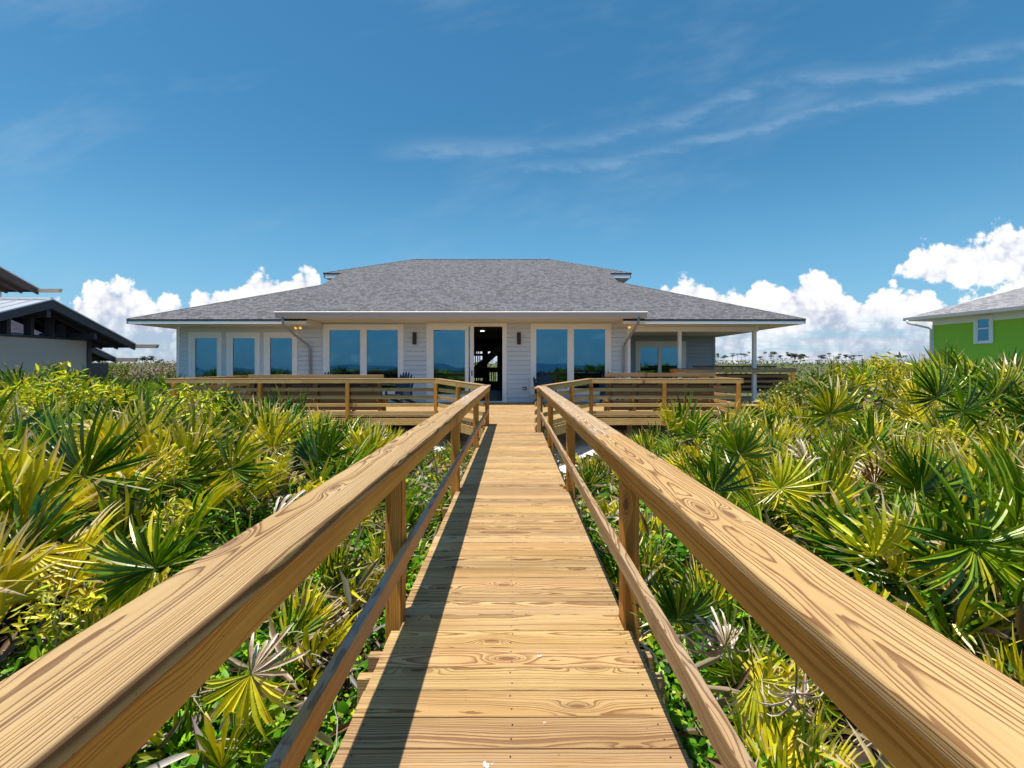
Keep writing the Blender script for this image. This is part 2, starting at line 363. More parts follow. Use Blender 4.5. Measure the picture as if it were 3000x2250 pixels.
def shingles(name, base, sx=.31, sy=.145):
    m, t = mat(name)
    wc = t.n('ShaderNodeAttribute', attribute_name='wc').outputs['Vector']
    br = t.n('ShaderNodeTexBrick', {'Vector': wc, 'Scale': 1.0, 'Mortar Size': .010, 'Mortar Smooth': .35, 'Brick Width': sx, 'Row Height': sy,
             'Color1': (1, 1, 1), 'Color2': (.0, .0, .0), 'Mortar': (.5, .5, .5), 'Bias': 0.0}, offset=.37, offset_frequency=2, squash=.72, squash_frequency=3)
    s = t.n('ShaderNodeSeparateXYZ', {0: wc})
    gran = t.noise(wc, 170.0, 2.0, .7); blot = t.noise(wc, .8, 4.0, .6); mid = t.noise(wc, 6.5, 2.0, .6)
    tab = t.n('ShaderNodeSeparateColor', {0: br.outputs[0]}).outputs[0]
    lvl = t.m('ADD', t.m('MULTIPLY', tab, .88), t.m('MULTIPLY', mid, .12))
    c = t.ramp(lvl, [(.1, [x * .5 for x in base]), (.45, base), (.85, [min(1, x * 1.5) for x in base])])
    c = t.mix(t.m('MULTIPLY', br.outputs[1], .8), c, [x * .25 for x in base])
    # shadow under each course's butt edge, painted dark into the colour
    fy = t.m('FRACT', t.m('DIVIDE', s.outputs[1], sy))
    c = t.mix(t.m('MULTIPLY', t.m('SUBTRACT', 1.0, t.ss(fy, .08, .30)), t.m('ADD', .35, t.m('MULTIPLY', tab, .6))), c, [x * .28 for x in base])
    c = t.mix(t.m('MULTIPLY', gran, .4), c, [min(1, x * 1.5) for x in base])
    c = t.mix(t.m('MULTIPLY', t.ss(blot, .4, .75), .10), c, [x * .6 for x in base])
    hg = t.m('ADD', t.m('MULTIPLY', fy, -.6), t.m('MULTIPLY', tab, .5))
    bp = t.n('ShaderNodeBump', {'Strength': .8, 'Distance': .012, 'Height': hg}).outputs[0]
    finish(t, t.n('ShaderNodeBsdfPrincipled', {'Base Color': c, 'Roughness': .9, 'Normal': bp, 'Specular IOR Level': .25}).outputs[0]); return m
M['shingle'] = shingles('asphalt_shingles', (.118, .115, .121), sx=.155)
M['shingle2'] = shingles('pale_asphalt_shingles', (.25, .24, .25))

def glass(name, tcol, gcol, fac, wav=.5):
    m, t = mat(name)
    tc = t.n('ShaderNodeTexCoord').outputs['Object']
    nz = t.noise(tc, .55, 1.0, .4)
    bp = t.n('ShaderNodeBump', {'Strength': wav, 'Distance': .03, 'Height': nz}).outputs[0]
    a = t.n('ShaderNodeBsdfTransparent', {'Color': tcol}).outputs[0]
    b = t.n('ShaderNodeBsdfGlossy', {'Color': gcol, 'Roughness': .004, 'Normal': bp}).outputs[0]
    mx = t.n('ShaderNodeMixShader', {0: fac, 1: a, 2: b}).outputs[0]
    finish(t, mx); return m
M['glass'] = glass('window_glass', (.22, .32, .38), (.13, .35, .50), .52)
M['glass2'] = glass('clerestory_glass', (.25, .25, .32), (.42, .40, .54), .85)

def emit(name, col, st):
    m, t = mat(name); finish(t, t.n('ShaderNodeEmission', {'Color': col, 'Strength': st}).outputs[0]); return m
M['bulb'] = emit('warm_bulb', (1, .62, .08), .8)
M['ledlamp'] = emit('ceiling_lamp', (1, .93, .8), 3.0)

def leafmat(name, src, rough=.42, trans=.42, gloss=.10, sat=1.0):
    """src(t) -> colour socket"""
    m, t = mat(name); c = src(t)
    d = t.n('ShaderNodeBsdfDiffuse', {'Color': c}).outputs[0]
    tr = t.n('ShaderNodeBsdfTranslucent', {'Color': t.mix(1.0, c, (1.25, 1.15, .55), 'MULTIPLY')}).outputs[0]
    g = t.n('ShaderNodeBsdfGlossy', {'Color': (1, .96, .80), 'Roughness': rough}).outputs[0]
    s = t.n('ShaderNodeMixShader', {0: trans, 1: d, 2: tr}).outputs[0]
    s = t.n('ShaderNodeMixShader', {0: gloss, 1: s, 2: g}).outputs[0]
    finish(t, s); return m
def attr_col(t): return t.n('ShaderNodeAttribute', attribute_name='lc').outputs['Color']
M['leaf'] = leafmat('leaf', attr_col, trans=.30, gloss=.035)
M['farleaf'] = leafmat('far_foliage', attr_col, trans=.25, gloss=0.0)
def palm(green1, green2, tipc, t0):
    def f(t):
        wc = t.n('ShaderNodeAttribute', attribute_name='wc').outputs['Vector']; s = t.n('ShaderNodeSeparateXYZ', {0: wc})
        rnd = t.n('ShaderNodeObjectInfo').outputs['Random']
        blade = t.m('FRACT', t.m('ADD', s.outputs[1], t.m('MULTIPLY', rnd, 7.7)))
        c = t.mix(t.ss(t.m('ADD', t.m('MULTIPLY', rnd, .45), t.m('MULTIPLY', blade, .55)), .25, .8), green1, green2)
        nz = t.noise(t.vec(t.m('MULTIPLY', s.outputs[0], 5.0), t.m('MULTIPLY', s.outputs[1], 40.0), rnd), 1.0, 2.0)
        tp = t.ss(t.m('ADD', s.outputs[0], t.m('MULTIPLY', t.m('SUBTRACT', blade, .5), .35)), t0, t0 + .22)
        c = t.mix(t.m('MULTIPLY', tp, t.ss(nz, .2, .5)), c, tipc)
        return t.mix(t.m('MULTIPLY', t.ss(nz, .55, .8), .5), c, [x * 1.5 for x in green2])
    return f
M['palm_green'] = leafmat('palmetto_green', palm((.020, .095, .005), (.26, .40, .010), (.60, .48, .16), .90), rough=.32, trans=.26, gloss=.05)
M['palm_olive'] = leafmat('palmetto_olive', palm((.07, .17, .006), (.80, .68, .02), (.62, .44, .24), .76), rough=.36, trans=.28, gloss=.045)
M['palm_yellow'] = leafmat('palmetto_yellow', palm((.50, .52, .015), (.90, .74, .03), (.66, .54, .36), .68), rough=.4, trans=.30, gloss=.04)
M['palm_dead'] = leafmat('palmetto_dead', palm((.30, .20, .12), (.56, .45, .35), (.72, .63, .55), .4), rough=.6, trans=.15, gloss=.02)
M['palm_red'] = leafmat('palmetto_reddish', palm((.17, .05, .025), (.25, .10, .04), (.5, .4, .33), .8), rough=.5, trans=.25, gloss=.05)
M['petiole'] = plain('petiole', (.16, .19, .04), .5)


# ------------------------------------------------------------ numpy noise and terrain functions
def vnoise(x, y, s=1.0, seed=0):
    x = np.asarray(x, float) * s + seed * 17.3; y = np.asarray(y, float) * s - seed * 9.1
    xi = np.floor(x); yi = np.floor(y); fx = x - xi; fy = y - yi
    fx = fx * fx * (3 - 2 * fx); fy = fy * fy * (3 - 2 * fy)
    h = lambda a, b: np.modf(np.abs(np.sin(a * 127.1 + b * 311.7) * 43758.5453))[0]
    return (h(xi, yi) * (1 - fx) + h(xi + 1, yi) * fx) * (1 - fy) + (h(xi, yi + 1) * (1 - fx) + h(xi + 1, yi + 1) * fx) * fy
def sstep(t): t = np.clip(t, 0, 1); return t * t * (3 - 2 * t)

def canopy(x, y):
    x = np.asarray(x, float); y = np.asarray(y, float); ax = np.abs(x)
    l = -.62 + .95 * sstep((ax - .8) / 3.4) + .22 * sstep((ax - 5) / 5)
    r = -.62 + .72 * sstep((ax - .8) / 3.2) + .80 * sstep((ax - 4.8) / 3.6)
    dl = sstep((y - 7) / 3) * sstep((10.5 - ax) / 3); dr = sstep((y - 7.5) / 3) * sstep((7.6 - ax) / 2.2)
    l = l * (1 - dl) - .62 * dl; r = r * (1 - dr) - .72 * dr
    z = np.where(x < 0, l, r)
    far = sstep((y - 12) / 14); z = z * (1 - far) + (-1.0) * far
    z = z + (vnoise(x, y, .9, 1) - .5) * .28 * (1 - dl * (x < 0) * .6) + (vnoise(x, y, 2.6, 2) - .5) * .12
    back = sstep((-y - 14) / 25); z = z * (1 - back) - 3.2 * back
    return z
def land(x, y):
    x = np.asarray(x, float); y = np.asarray(y, float)
    z = canopy(x, y) - .55
    cl = sstep((y - 8.4) / 1.2) * sstep((20 - y) / 3) * sstep((x + 9.4) / 2.5) * sstep((9.5 - x) / 2.5)
    z = z * (1 - cl) - .85 * cl
    d = np.hypot(x, y)
    far = sstep((y - 24) / 20); ff = -2.6 + 6.5 * sstep((y - 60) / 420)
    z = z * (1 - far) + ff * far
    return z

# ground sheet
def make_ground():
    def axis(n, near, farv):
        a = np.linspace(-1, 1, n); return np.sign(a) * (np.abs(a) * near + (np.abs(a) ** 7) * (farv - near))
    xs = axis(221, 32, 4000.); ys = axis(221, 40, 4000.)
    ys = ys[ys > -260]
    X, Y = np.meshgrid(xs, ys); Z = land(X, Y)
    nx_, ny_ = len(xs), len(ys)
    mb = bpy.data.meshes.new('ground')
    V = np.stack([X, Y, Z], -1).reshape(-1, 3)
    i = np.arange(nx_ * ny_).reshape(ny_, nx_)
    Fq = np.stack([i[:-1, :-1], i[:-1, 1:], i[1:, 1:], i[1:, :-1]], -1).reshape(-1, 4)
    npmesh(mb, V, Fq)
    sand = sstep((Y - 8.2) / .8) * sstep((21 - Y) / 2) * sstep((X + 9.5) / 1.5) * sstep((7.6 - X) / 1.5)
    sand = np.maximum(sand, sstep((-Y - 30) / 8))
    a = mb.attributes.new('sand', 'FLOAT', 'POINT'); a.data.foreach_set('value', sand.ravel().astype(np.float32))
    m, t = mat('ground_soil')
    sa = t.n('ShaderNodeAttribute', attribute_name='sand').outputs['Fac']
    tc = t.n('ShaderNodeTexCoord').outputs['Object']
    lit = t.ramp(t.noise(tc, 14.0, 5.0, .7), [(.3, (.018, .012, .008)), (.55, (.06, .04, .025)), (.75, (.20, .15, .10))])
    grn = t.ramp(t.noise(tc, .12, 6.0, .7), [(.3, (.045, .06, .018)), (.6, (.10, .115, .035)), (.8, (.19, .17, .07))])
    dd = t.n('ShaderNodeVectorMath', {0: tc}, operation='LENGTH').outputs['Value']
    c = t.mix(t.ss(dd, 20.0, 40.0), lit, grn)
    snd = t.ramp(t.noise(tc, 5.0, 5.0, .6), [(.3, (.62, .58, .52)), (.7, (.80, .77, .72))])
    c = t.mix(sa, c, snd)
    bp = t.n('ShaderNodeBump', {'Strength': .6, 'Distance': .03, 'Height': t.noise(tc, 30.0, 4.0, .7)}).outputs[0]
    finish(t, t.n('ShaderNodeBsdfPrincipled', {'Base Color': c, 'Roughness': .95, 'Normal': bp}).outputs[0])
    mb.materials.append(m)
    o = bpy.data.objects.new('ground', mb); COL.objects.link(o); tag(o, kind='structure')

def npmesh(me, V, Fq, colors=None):
    V = np.ascontiguousarray(V, dtype=np.float32); Fq = np.ascontiguousarray(Fq, dtype=np.int32); k = Fq.shape[1]
    me.vertices.add(len(V)); me.vertices.foreach_set('co', V.ravel())
    me.loops.add(Fq.size); me.loops.foreach_set('vertex_index', Fq.ravel())
    me.polygons.add(len(Fq)); me.polygons.foreach_set('loop_start', np.arange(0, Fq.size, k, dtype=np.int32))
    me.update(calc_edges=True)
    if colors is not None:
        a = me.attributes.new('lc', 'FLOAT_COLOR', 'POINT')
        c = np.ones((len(V), 4), np.float32); c[:, :3] = colors; a.data.foreach_set('color', c.ravel())

LEAF = np.array([(0, 0, 0), (.46, .22, .10), (.42, .72, .10), (0, 1, -.03), (-.42, .72, .10), (-.46, .22, .10)])
LANCE = np.array([(0, 0, 0), (.13, .3, .04), (.12, .65, .02), (0, 1, -.12), (-.12, .65, .02), (-.13, .3, .04)])
LFACE = np.array([(0, 1, 2, 3), (0, 3, 4, 5)])
def leaves(name, C, size, cols, m, parent=None, tilt=.6, shape=LEAF, updir=None):
    C = np.asarray(C, float); n = len(C)
    N = RNG.normal(size=(n, 3)) * tilt; N[:, 2] += 1.0
    if updir is not None: N += updir
    N /= np.linalg.norm(N, axis=1)[:, None]
    A = RNG.normal(size=(n, 3)); Tn = np.cross(N, A); Tn /= np.linalg.norm(Tn, axis=1)[:, None]; B = np.cross(N, Tn)
    S = np.asarray(size, float).reshape(-1, 1, 1) * np.ones((n, 1, 1))
    V = C[:, None, :] + S * (shape[None, :, 0:1] * Tn[:, None, :] + shape[None, :, 1:2] * B[:, None, :] + shape[None, :, 2:3] * N[:, None, :])
    V = V.reshape(-1, 3); Fq = (np.arange(n)[:, None, None] * 6 + LFACE[None]).reshape(-1, 4)
    me = bpy.data.meshes.new(name); npmesh(me, V, Fq, np.repeat(cols, 6, axis=0)); me.materials.append(m)
    o = bpy.data.objects.new(name, me); COL.objects.link(o)
    if parent: o.parent = parent
    return o
def pal(n, entries):
    """random colours from a palette [(weight, rgb)], with jitter"""
    wts = np.array([e[0] for e in entries], float); wts /= wts.sum(); c = np.array([e[1] for e in entries])
    out = c[RNG.choice(len(c), n, p=wts)]
    return out * RNG.uniform(.45, 1.2, (n, 1)) * RNG.uniform(.92, 1.08, (n, 3))

make_ground()
# ------------------------------------------------------------ sea behind the camera (seen mirrored in the windows)
mb = MB(); mb.poly([(-9000, -9000, -3.1), (9000, -9000, -3.1), (9000, -70, -3.1), (-9000, -70, -3.1)])
m, t = mat('sea_water'); tc = t.n('ShaderNodeTexCoord').outputs['Object']
bp = t.n('ShaderNodeBump', {'Strength': .5, 'Distance': .3, 'Height': t.noise(tc, .5, 4.0, .6)}).outputs[0]
finish(t, t.n('ShaderNodeBsdfPrincipled', {'Base Color': (.008, .045, .085), 'Roughness': .25, 'Normal': bp, 'Specular IOR Level': .25}).outputs[0])
tag(mb.build('sea', m), kind='structure')
#@@PART2
# ------------------------------------------------------------ boardwalk
bw = empty('boardwalk', (0, 0, 0), 0, 'straight timber boardwalk with thick tan handrails leading to the deck of the white house', 'boardwalk')
XL, XR = -.621, .603
POST_Y = [-5.0, -2.55, -.10, 2.395, 4.85, 7.50]
def decking(name, parent, y0, y1, xfun, pitch=.1413, gap=.004, z=0.0, notches=None):
    mb = MB(); y = y0
    while y < y1 - .05:
        for (a, b) in xfun(y + .07):
            jl, jr = random.uniform(-.004, .004), random.uniform(-.004, .004)
            if notches:
                for ny, nd in notches:
                    if ny - .075 < y + .07 < ny + .075: a += nd; b -= nd
            mb.board((a + jl, y + pitch / 2, z - .019 + random.uniform(-.0012, .0012)), (b + jr, y + pitch / 2, z - .019 + random.uniform(-.0012, .0012)), pitch - gap - random.uniform(0, .003), .038, r=.003, grey=random.choice([0, 0, .05, .15]))
        if name == 'decking' and parent is bw:
            for x in (XL + .06, -.01, XR - .06):
                for d in (.035, .105):
                    px_, py_ = x + random.uniform(-.006, .006), y + d + random.uniform(-.005, .005)
                    mb.poly([(px_ + .0035 * math.cos(k), py_ + .0035 * math.sin(k), .0022) for k in (0, 1.05, 2.1, 3.14, 4.19, 5.24)], None, .5, 9.0)
        y += pitch
    return mb.build(name, M['deck'], parent)
decking('decking', bw, -5.2, 9.9, lambda y: [(XL, XR)], notches=[(p, .035) for p in POST_Y])
mb = MB()
for x in (XL + .10, -.01, XR - .10): mb.board((x, -5.2, -.16), (x, 9.8, -.16), .038, .235)
mb.build('joist', M['post'], bw)
for y in (2.02, 2.17, 4.4, 7.05):
    mb = MB(); mb.board((-.70, y, -.14), (.675, y, -.14), .045, .19, grey=.1); mb.build('cross_beam', M['rail'], bw)
for y in POST_Y:
    for s, xi in ((-1, .587), (1, .572)):
        x = s * (xi + .045)
        mb = MB(); zb = float(land(x, y)) - .3
        mb.board((x, y, zb), (x, y, .876), .089, .089, up=(0, 1, 0), r=.005, seg=2); mb.build('post', M['post'], bw)
# end posts
mb = MB(); mb.board((-.60, 10.1, -1.3), (-.60, 10.1, .90), .089, .089, up=(0, 1, 0)); mb.build('post', M['post'], bw)
mb = MB(); mb.board((.585, 9.75, -1.3), (.585, 9.75, .90), .089, .089, up=(0, 1, 0)); mb.build('post', M['post'], bw)
def handrail(s, off, joints, greys, yend):
    for i in range(len(joints) - 1):
        a, b = joints[i] + .001, joints[i + 1] - .001
        mb = MB()
        mb.board((s * .625 + off, a, .895), (s * .625 + off, b, .895), .19, .038, r=.011, seg=4, grey=greys[i]); mb.build('handrail', M['rail'], bw)
        mb = MB(); mb.board((s * .568 + off, a, .831), (s * .568 + off, b, .831), .038, .089, r=.005, seg=2, grey=greys[i] * .4); mb.build('rail_board', M['railside'], bw)
handrail(-1, 0, [-5.2, .2, 5.1, 10.35], [.1, .12, .6], 10.35)
handrail(1, -.015, [-5.2, -.6, 2.87, 6.4, 9.9], [.1, .0, .45, .7], 9.9)
for s, off, ye, js in ((-1, 0, 10.1, [-5.2, 3.6, 10.05]), (1, -.015, 9.75, [-5.2, 5.2, 9.7])):
    for i in range(2):
        mb = MB(); mb.board((s * .568 + off, js[i] + .001, .368), (s * .568 + off, js[i + 1] - .001, .368), .038, .089, r=.005, seg=2, grey=.95 if s < 0 else .3); mb.build('mid_rail', M['railside'] if s < 0 else M['rail'], bw)
# bird droppings on the boards
def spatter(label, loc, r, n, group=None):
    mb = MB(); random.seed(int(r * 9999))
    for _ in range(n):
        a = random.random() * 6.28; d = abs(random.gauss(0, r * .55)); q = r * random.uniform(.15, .5)
        c = (math.cos(a) * d, math.sin(a) * d)
        mb.poly([(c[0] + q * math.cos(k * 1.047) * random.uniform(.6, 1.2), c[1] + q * math.sin(k * 1.047) * random.uniform(.6, 1.2), .0004 * random.random()) for k in range(6)])
    o = mb.build('bird_dropping', M['white'], None); o.location = loc; tag(o, label, 'bird dropping')
spatter('larger white dropping splashed on the decking at the near end of the boardwalk', (-.095, 1.512, .003), .016, 14)
spatter('thin white paint smear along a plank joint right of the small dropping', (.115, 2.08, .003), .012, 9)
spatter('small white dropping dot on the decking just behind the larger splash', (.115, 1.69, .003), .006, 5)

# ------------------------------------------------------------ deck of the house
YF = 12.2; YW = 16.7
dk = empty('deck', (-1.6, 14.4, 0), 0, 'wide raised timber deck with horizontal slat railings in front of the white house', 'deck')
def C_(mbo, name, mat_, parent):
    o = mbo.build(name, mat_, None); o.parent = parent; o.matrix_parent_inverse = parent.matrix_basis.inverted() if parent.type == 'EMPTY' else Matrix(); return o
_b = MB.build
def build2(s, name, m, parent=None, smooth=False):
    o = _b(s, name, m, None, smooth)
    if parent:
        o.parent = parent; pm = Matrix.LocRotScale(parent.location, parent.rotation_euler, parent.scale)
        if parent.parent: pm = Matrix.LocRotScale(parent.parent.location, parent.parent.rotation_euler, parent.parent.scale) @ parent.matrix_parent_inverse @ pm
        o.matrix_parent_inverse = pm.inverted()
    return o
MB.build = build2
def xdeck(y):
    if y < YF:
        f = (y - 9.9) / (YF - 9.9); return [(-.64 - f * 1.43, .62 + f * 1.46)]
    if y > YW: return [(4.45, 11.3)]
    if y > 15.3: return [(-9.44, 11.3)]
    return [(-9.44, 6.2)]
decking('decking', dk, 9.905, YW - .03, xdeck); decking('decking', dk, YW - .03 + .05, 20.0, xdeck)
for x0, x1, y0, y1 in ((-9.44, -2.08, YF, YF), (2.08, 6.2, YF, YF), (-9.44, -9.44, YF, YW), (6.2, 6.2, YF, 15.3), (6.2, 11.3, 15.3, 15.3), (11.3, 11.3, 15.3, 20)):
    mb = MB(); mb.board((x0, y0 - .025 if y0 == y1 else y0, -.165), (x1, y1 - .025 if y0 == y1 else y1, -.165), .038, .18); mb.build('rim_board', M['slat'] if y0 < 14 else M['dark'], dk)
for s in (-1, 1):
    mb = MB(); mb.board((s * .66, 9.95, -.165), (s * 2.08, YF - .02, -.165), .038, .22); mb.build('rim_board', M['slat'], dk)
mb = MB()
for x in np.arange(-9.2, 6.2, .61): mb.board((x, YF + .02, -.16), (x, YW - .05, -.16), .038, .19)
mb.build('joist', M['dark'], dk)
for x in np.arange(-9.0, 6.2, 2.45):
    for y in (12.6, 15.2):
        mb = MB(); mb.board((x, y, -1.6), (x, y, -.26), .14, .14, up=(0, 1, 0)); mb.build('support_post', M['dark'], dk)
# slat railing runs: a, b points on plan, posts list of fractions
def railing(a, b, posts, ztop=1.012, outside=1, grey=(.15, .75, .55, .0, .1), cap_ends=(0, 0), nslat=4, matp='post', zcap0=None, slat_off=0.0, par=dk):
    a = Vector((a[0], a[1], 0)); b = Vector((b[0], b[1], 0)); d = (b - a).normalized(); nrm = Vector((d.y, -d.x, 0)) * outside
    z0 = ztop if zcap0 is None else zcap0
    L = (b - a).length; nseg = max(1, round(L / 4.9))
    for i in range(nseg):
        f0, f1 = i / nseg, (i + 1) / nseg; pa = a.lerp(b, f0); pb = a.lerp(b, f1)
        za = z0 + (ztop - z0) * f0; zb_ = z0 + (ztop - z0) * f1
        mb = MB(); mb.board(pa + Vector((0, 0, za - .019)) + d * .001, pb + Vector((0, 0, zb_ - .019)) - d * .001, .15, .038, r=.006, seg=2, grey=grey[0], cut0=cap_ends[0] if i == 0 else 0, cut1=cap_ends[1] if i == nseg - 1 else 0); mb.build('cap_rail', M['rail'], par)
        mb = MB(); mb.board(pa + nrm * .055 + Vector((0, 0, za - .085)), pb + nrm * .055 + Vector((0, 0, zb_ - .085)), .038, .092, grey=grey[0]); mb.build('top_board', M['slat'], par)
    for k in range(nslat):
        zc = .705 - .2095 * k
        for i in range(nseg):
            pa = a.lerp(b, i / nseg); pb = a.lerp(b, (i + 1) / nseg)
            mb = MB(); mb.board(pa - nrm * (.0 + slat_off) + Vector((0, 0, zc)), pb - nrm * (.0 + slat_off) + Vector((0, 0, zc)), .038, .092, grey=grey[1 + k]); mb.build('slat', M['slat'], par)
    for f in posts:
        p = a.lerp(b, f) + nrm * .066
        mb = MB(); mb.board(p + Vector((0, 0, -.27)), p + Vector((0, 0, z0 + (ztop - z0) * f - .132)), .089, .089, up=d, r=.004); mb.build('post', M[matp], par)
railing((-9.44, YF), (-2.08, YF), [.03, .348, .67, .995])
railing((2.08, YF), (6.2, YF), [.005, .487, .975])
railing((-9.44, YF), (-9.44, YW - .6), [.5, .97], outside=-1)
railing((6.2, YF), (6.2, 15.2), [.5, .97], outside=1)
railing((-.66, 9.95), (-2.08, YF), [.45], outside=-1, zcap0=.935)
railing((.66, 9.75), (2.08, YF), [.5], outside=1, zcap0=.93)
# short flare rail on the right, its slat ends facing the walk
for k, z in enumerate((.73, .565, .40, .235, .07)):
    mb = MB(); mb.board((.445, 9.12, z), (.60, 10.0, z), .038, .089, grey=.3); mb.build('slat', M['slat'], dk)
mb = MB(); mb.board((.445, 9.08, .893), (.60, 10.0, .893), .10, .038, r=.006, seg=2); mb.build('cap_rail', M['rail'], dk)
mb = MB(); mb.board((.515, 9.12, 0), (.515, 9.12, .87), .075, .089, up=(0, 1, 0)); mb.build('post', M['deck'], dk)
mb = MB(); mb.board((.515, 9.06, .85), (.515, 9.20, .85), .085, .045); mb.build('blocking', M['post'], dk)

# benches along the front railing, their backs standing above it
def bench(x0, x1, label, ztop):
    b = empty('bench', ((x0 + x1) / 2, YF + .5, 0), 0, label, 'bench', 'timber benches with tall backs built against the front deck railing')
    y = YF + .32
    mb = MB(); mb.board((x0, y, ztop - .05), (x1, y, ztop - .05), .038, .11, grey=.1); mb.build('back_board', M['rail'], b)
    for i, z in enumerate((ztop - .22, ztop - .36, ztop - .50, ztop - .64, .32, .18)):
        mb = MB(); mb.board((x0 + .05, y + .03, z), (x1 - .05, y + .03, z), .038, .136); mb.build('back_board', M['dark'], b)
    n = 5
    for i in range(n):
        x = x0 + .12 + (x1 - x0 - .24) * i / (n - 1)
        mb = MB(); mb.board((x, y - .005, .42), (x, y - .010, ztop - .106), .12, .036, up=(0, 1, 0)); mb.build('back_support', M['dark'], b)
        mb = MB(); mb.board((x, y + .05, 0), (x, y + .05, .42), .089, .089, up=(0, 1, 0)); mb.build('leg', M['post'], b)
        mb = MB(); mb.board((x, y + .48, 0), (x, y + .48, .42), .089, .089, up=(0, 1, 0)); mb.build('leg', M['post'], b)
        mb = MB(); mb.board((x - .05, y - .03, .40), (x - .05, y + .52, .40), .038, .089); mb.build('seat_bearer', M['rail'], b)
    mb = MB()
    for j in range(4): mb.board((x0, y + .10 + .135 * j, .464), (x1, y + .10 + .135 * j, .464), .13, .038)
    mb.build('seat', M['deck'], b)
bench(-7.43, -3.64, 'long timber bench with tall slatted back against the left front railing of the deck', 1.10)
bench(2.55, 5.66, 'shorter timber bench with tall slatted back against the right front railing of the deck', 1.15)

# ------------------------------------------------------------ adirondack chairs
def make_chair():
    c = empty('adirondack_chair')
    def bd(mb, a, b, wd, ht, up=(0, 0, 1)): mb.board(a, b, wd, ht, up=up, r=.006)
    mb = MB()
    for i in range(6):
        y = -.28 + .085 * i; z = .40 - .035 * i; bd(mb, (-.27, y, z), (.27, y, z), .078, .022)
    mb.build('seat', M['navy'], c)
    mb = MB()
    for i in range(7):
        x = (i - 3) * .088; fan = (i - 3) * .018; top = 1.15 - .022 * (i - 3) ** 2
        rows = []; 
        for k in range(7):
            f = k / 6; zz = .22 + (top - .22) * f; yy = .16 + .30 * f; wd = (.040 + .012 * f) * (1 if k < 5 else (.85 if k == 5 else .35)); xx = x * .92 + fan * f * 1.6
            rows.append([(xx - wd, yy - .01, zz), (xx + wd, yy - .01, zz), (xx + wd, yy + .012, zz), (xx - wd, yy + .012, zz)])
        mb.grid(rows, True); nb = len(mb.v); mb.f.append((nb - 4, nb - 3, nb - 2, nb - 1))
    for z, y, hw in ((.42, .245, .27), (.85, .41, .33)): bd(mb, (-hw, y, z), (hw, y, z), .022, .07)
    mb.build('backrest', M['navy'], c)
    for s in (-1, 1):
        mb = MB(); bd(mb, (s * .335, -.36, .585), (s * .335, .36, .585), .13, .024); mb.build('armrest', M['navy'], c)
        mb = MB(); bd(mb, (s * .30, -.28, 0), (s * .30, -.28, .57), .024, .11, (0, 1, 0)); mb.build('leg', M['navy'], c)
        mb = MB(); bd(mb, (s * .275, -.34, .34), (s * .275, .62, .03), .024, .11); mb.build('leg', M['navy'], c)
        mb = MB(); bd(mb, (s * .31, .30, .20), (s * .31, .30, .575), .024, .09, (0, 1, 0)); mb.build('arm_support', M['navy'], c)
    return c
ch0 = make_chair()
spots = [(950, 15.4, .1, 'navy adirondack chair left of the big left window, only its rounded top above the railing'),
         (1168, 15.2, -.35, 'navy adirondack chair turned aside between the big left window and the sliding door'),
         (1598, 15.7, .15, 'navy adirondack chair upright in front of the big right window'),
         (1790, 15.6, 0, 'navy adirondack chair right of the big right window beside the downspout')]
for i, (px, y, rz, lb) in enumerate(spots):
    o = ch0 if i == 0 else copy_tree(ch0)
    o.location = (WX(px, y), y, 0); o.rotation_euler = (0, 0, rz); tag(o, lb, 'chair', 'navy adirondack chairs on the deck')

# ------------------------------------------------------------ the white house
hs_ = empty('beach_house', (-1.6, 20, 0), 0, 'long low white beach house with grey shingle hip roofs behind the timber deck', 'house')
s_ = YW / F
def XW(px): return (px - CX) * s_
def ZW(py): return H - (py - CY) * s_
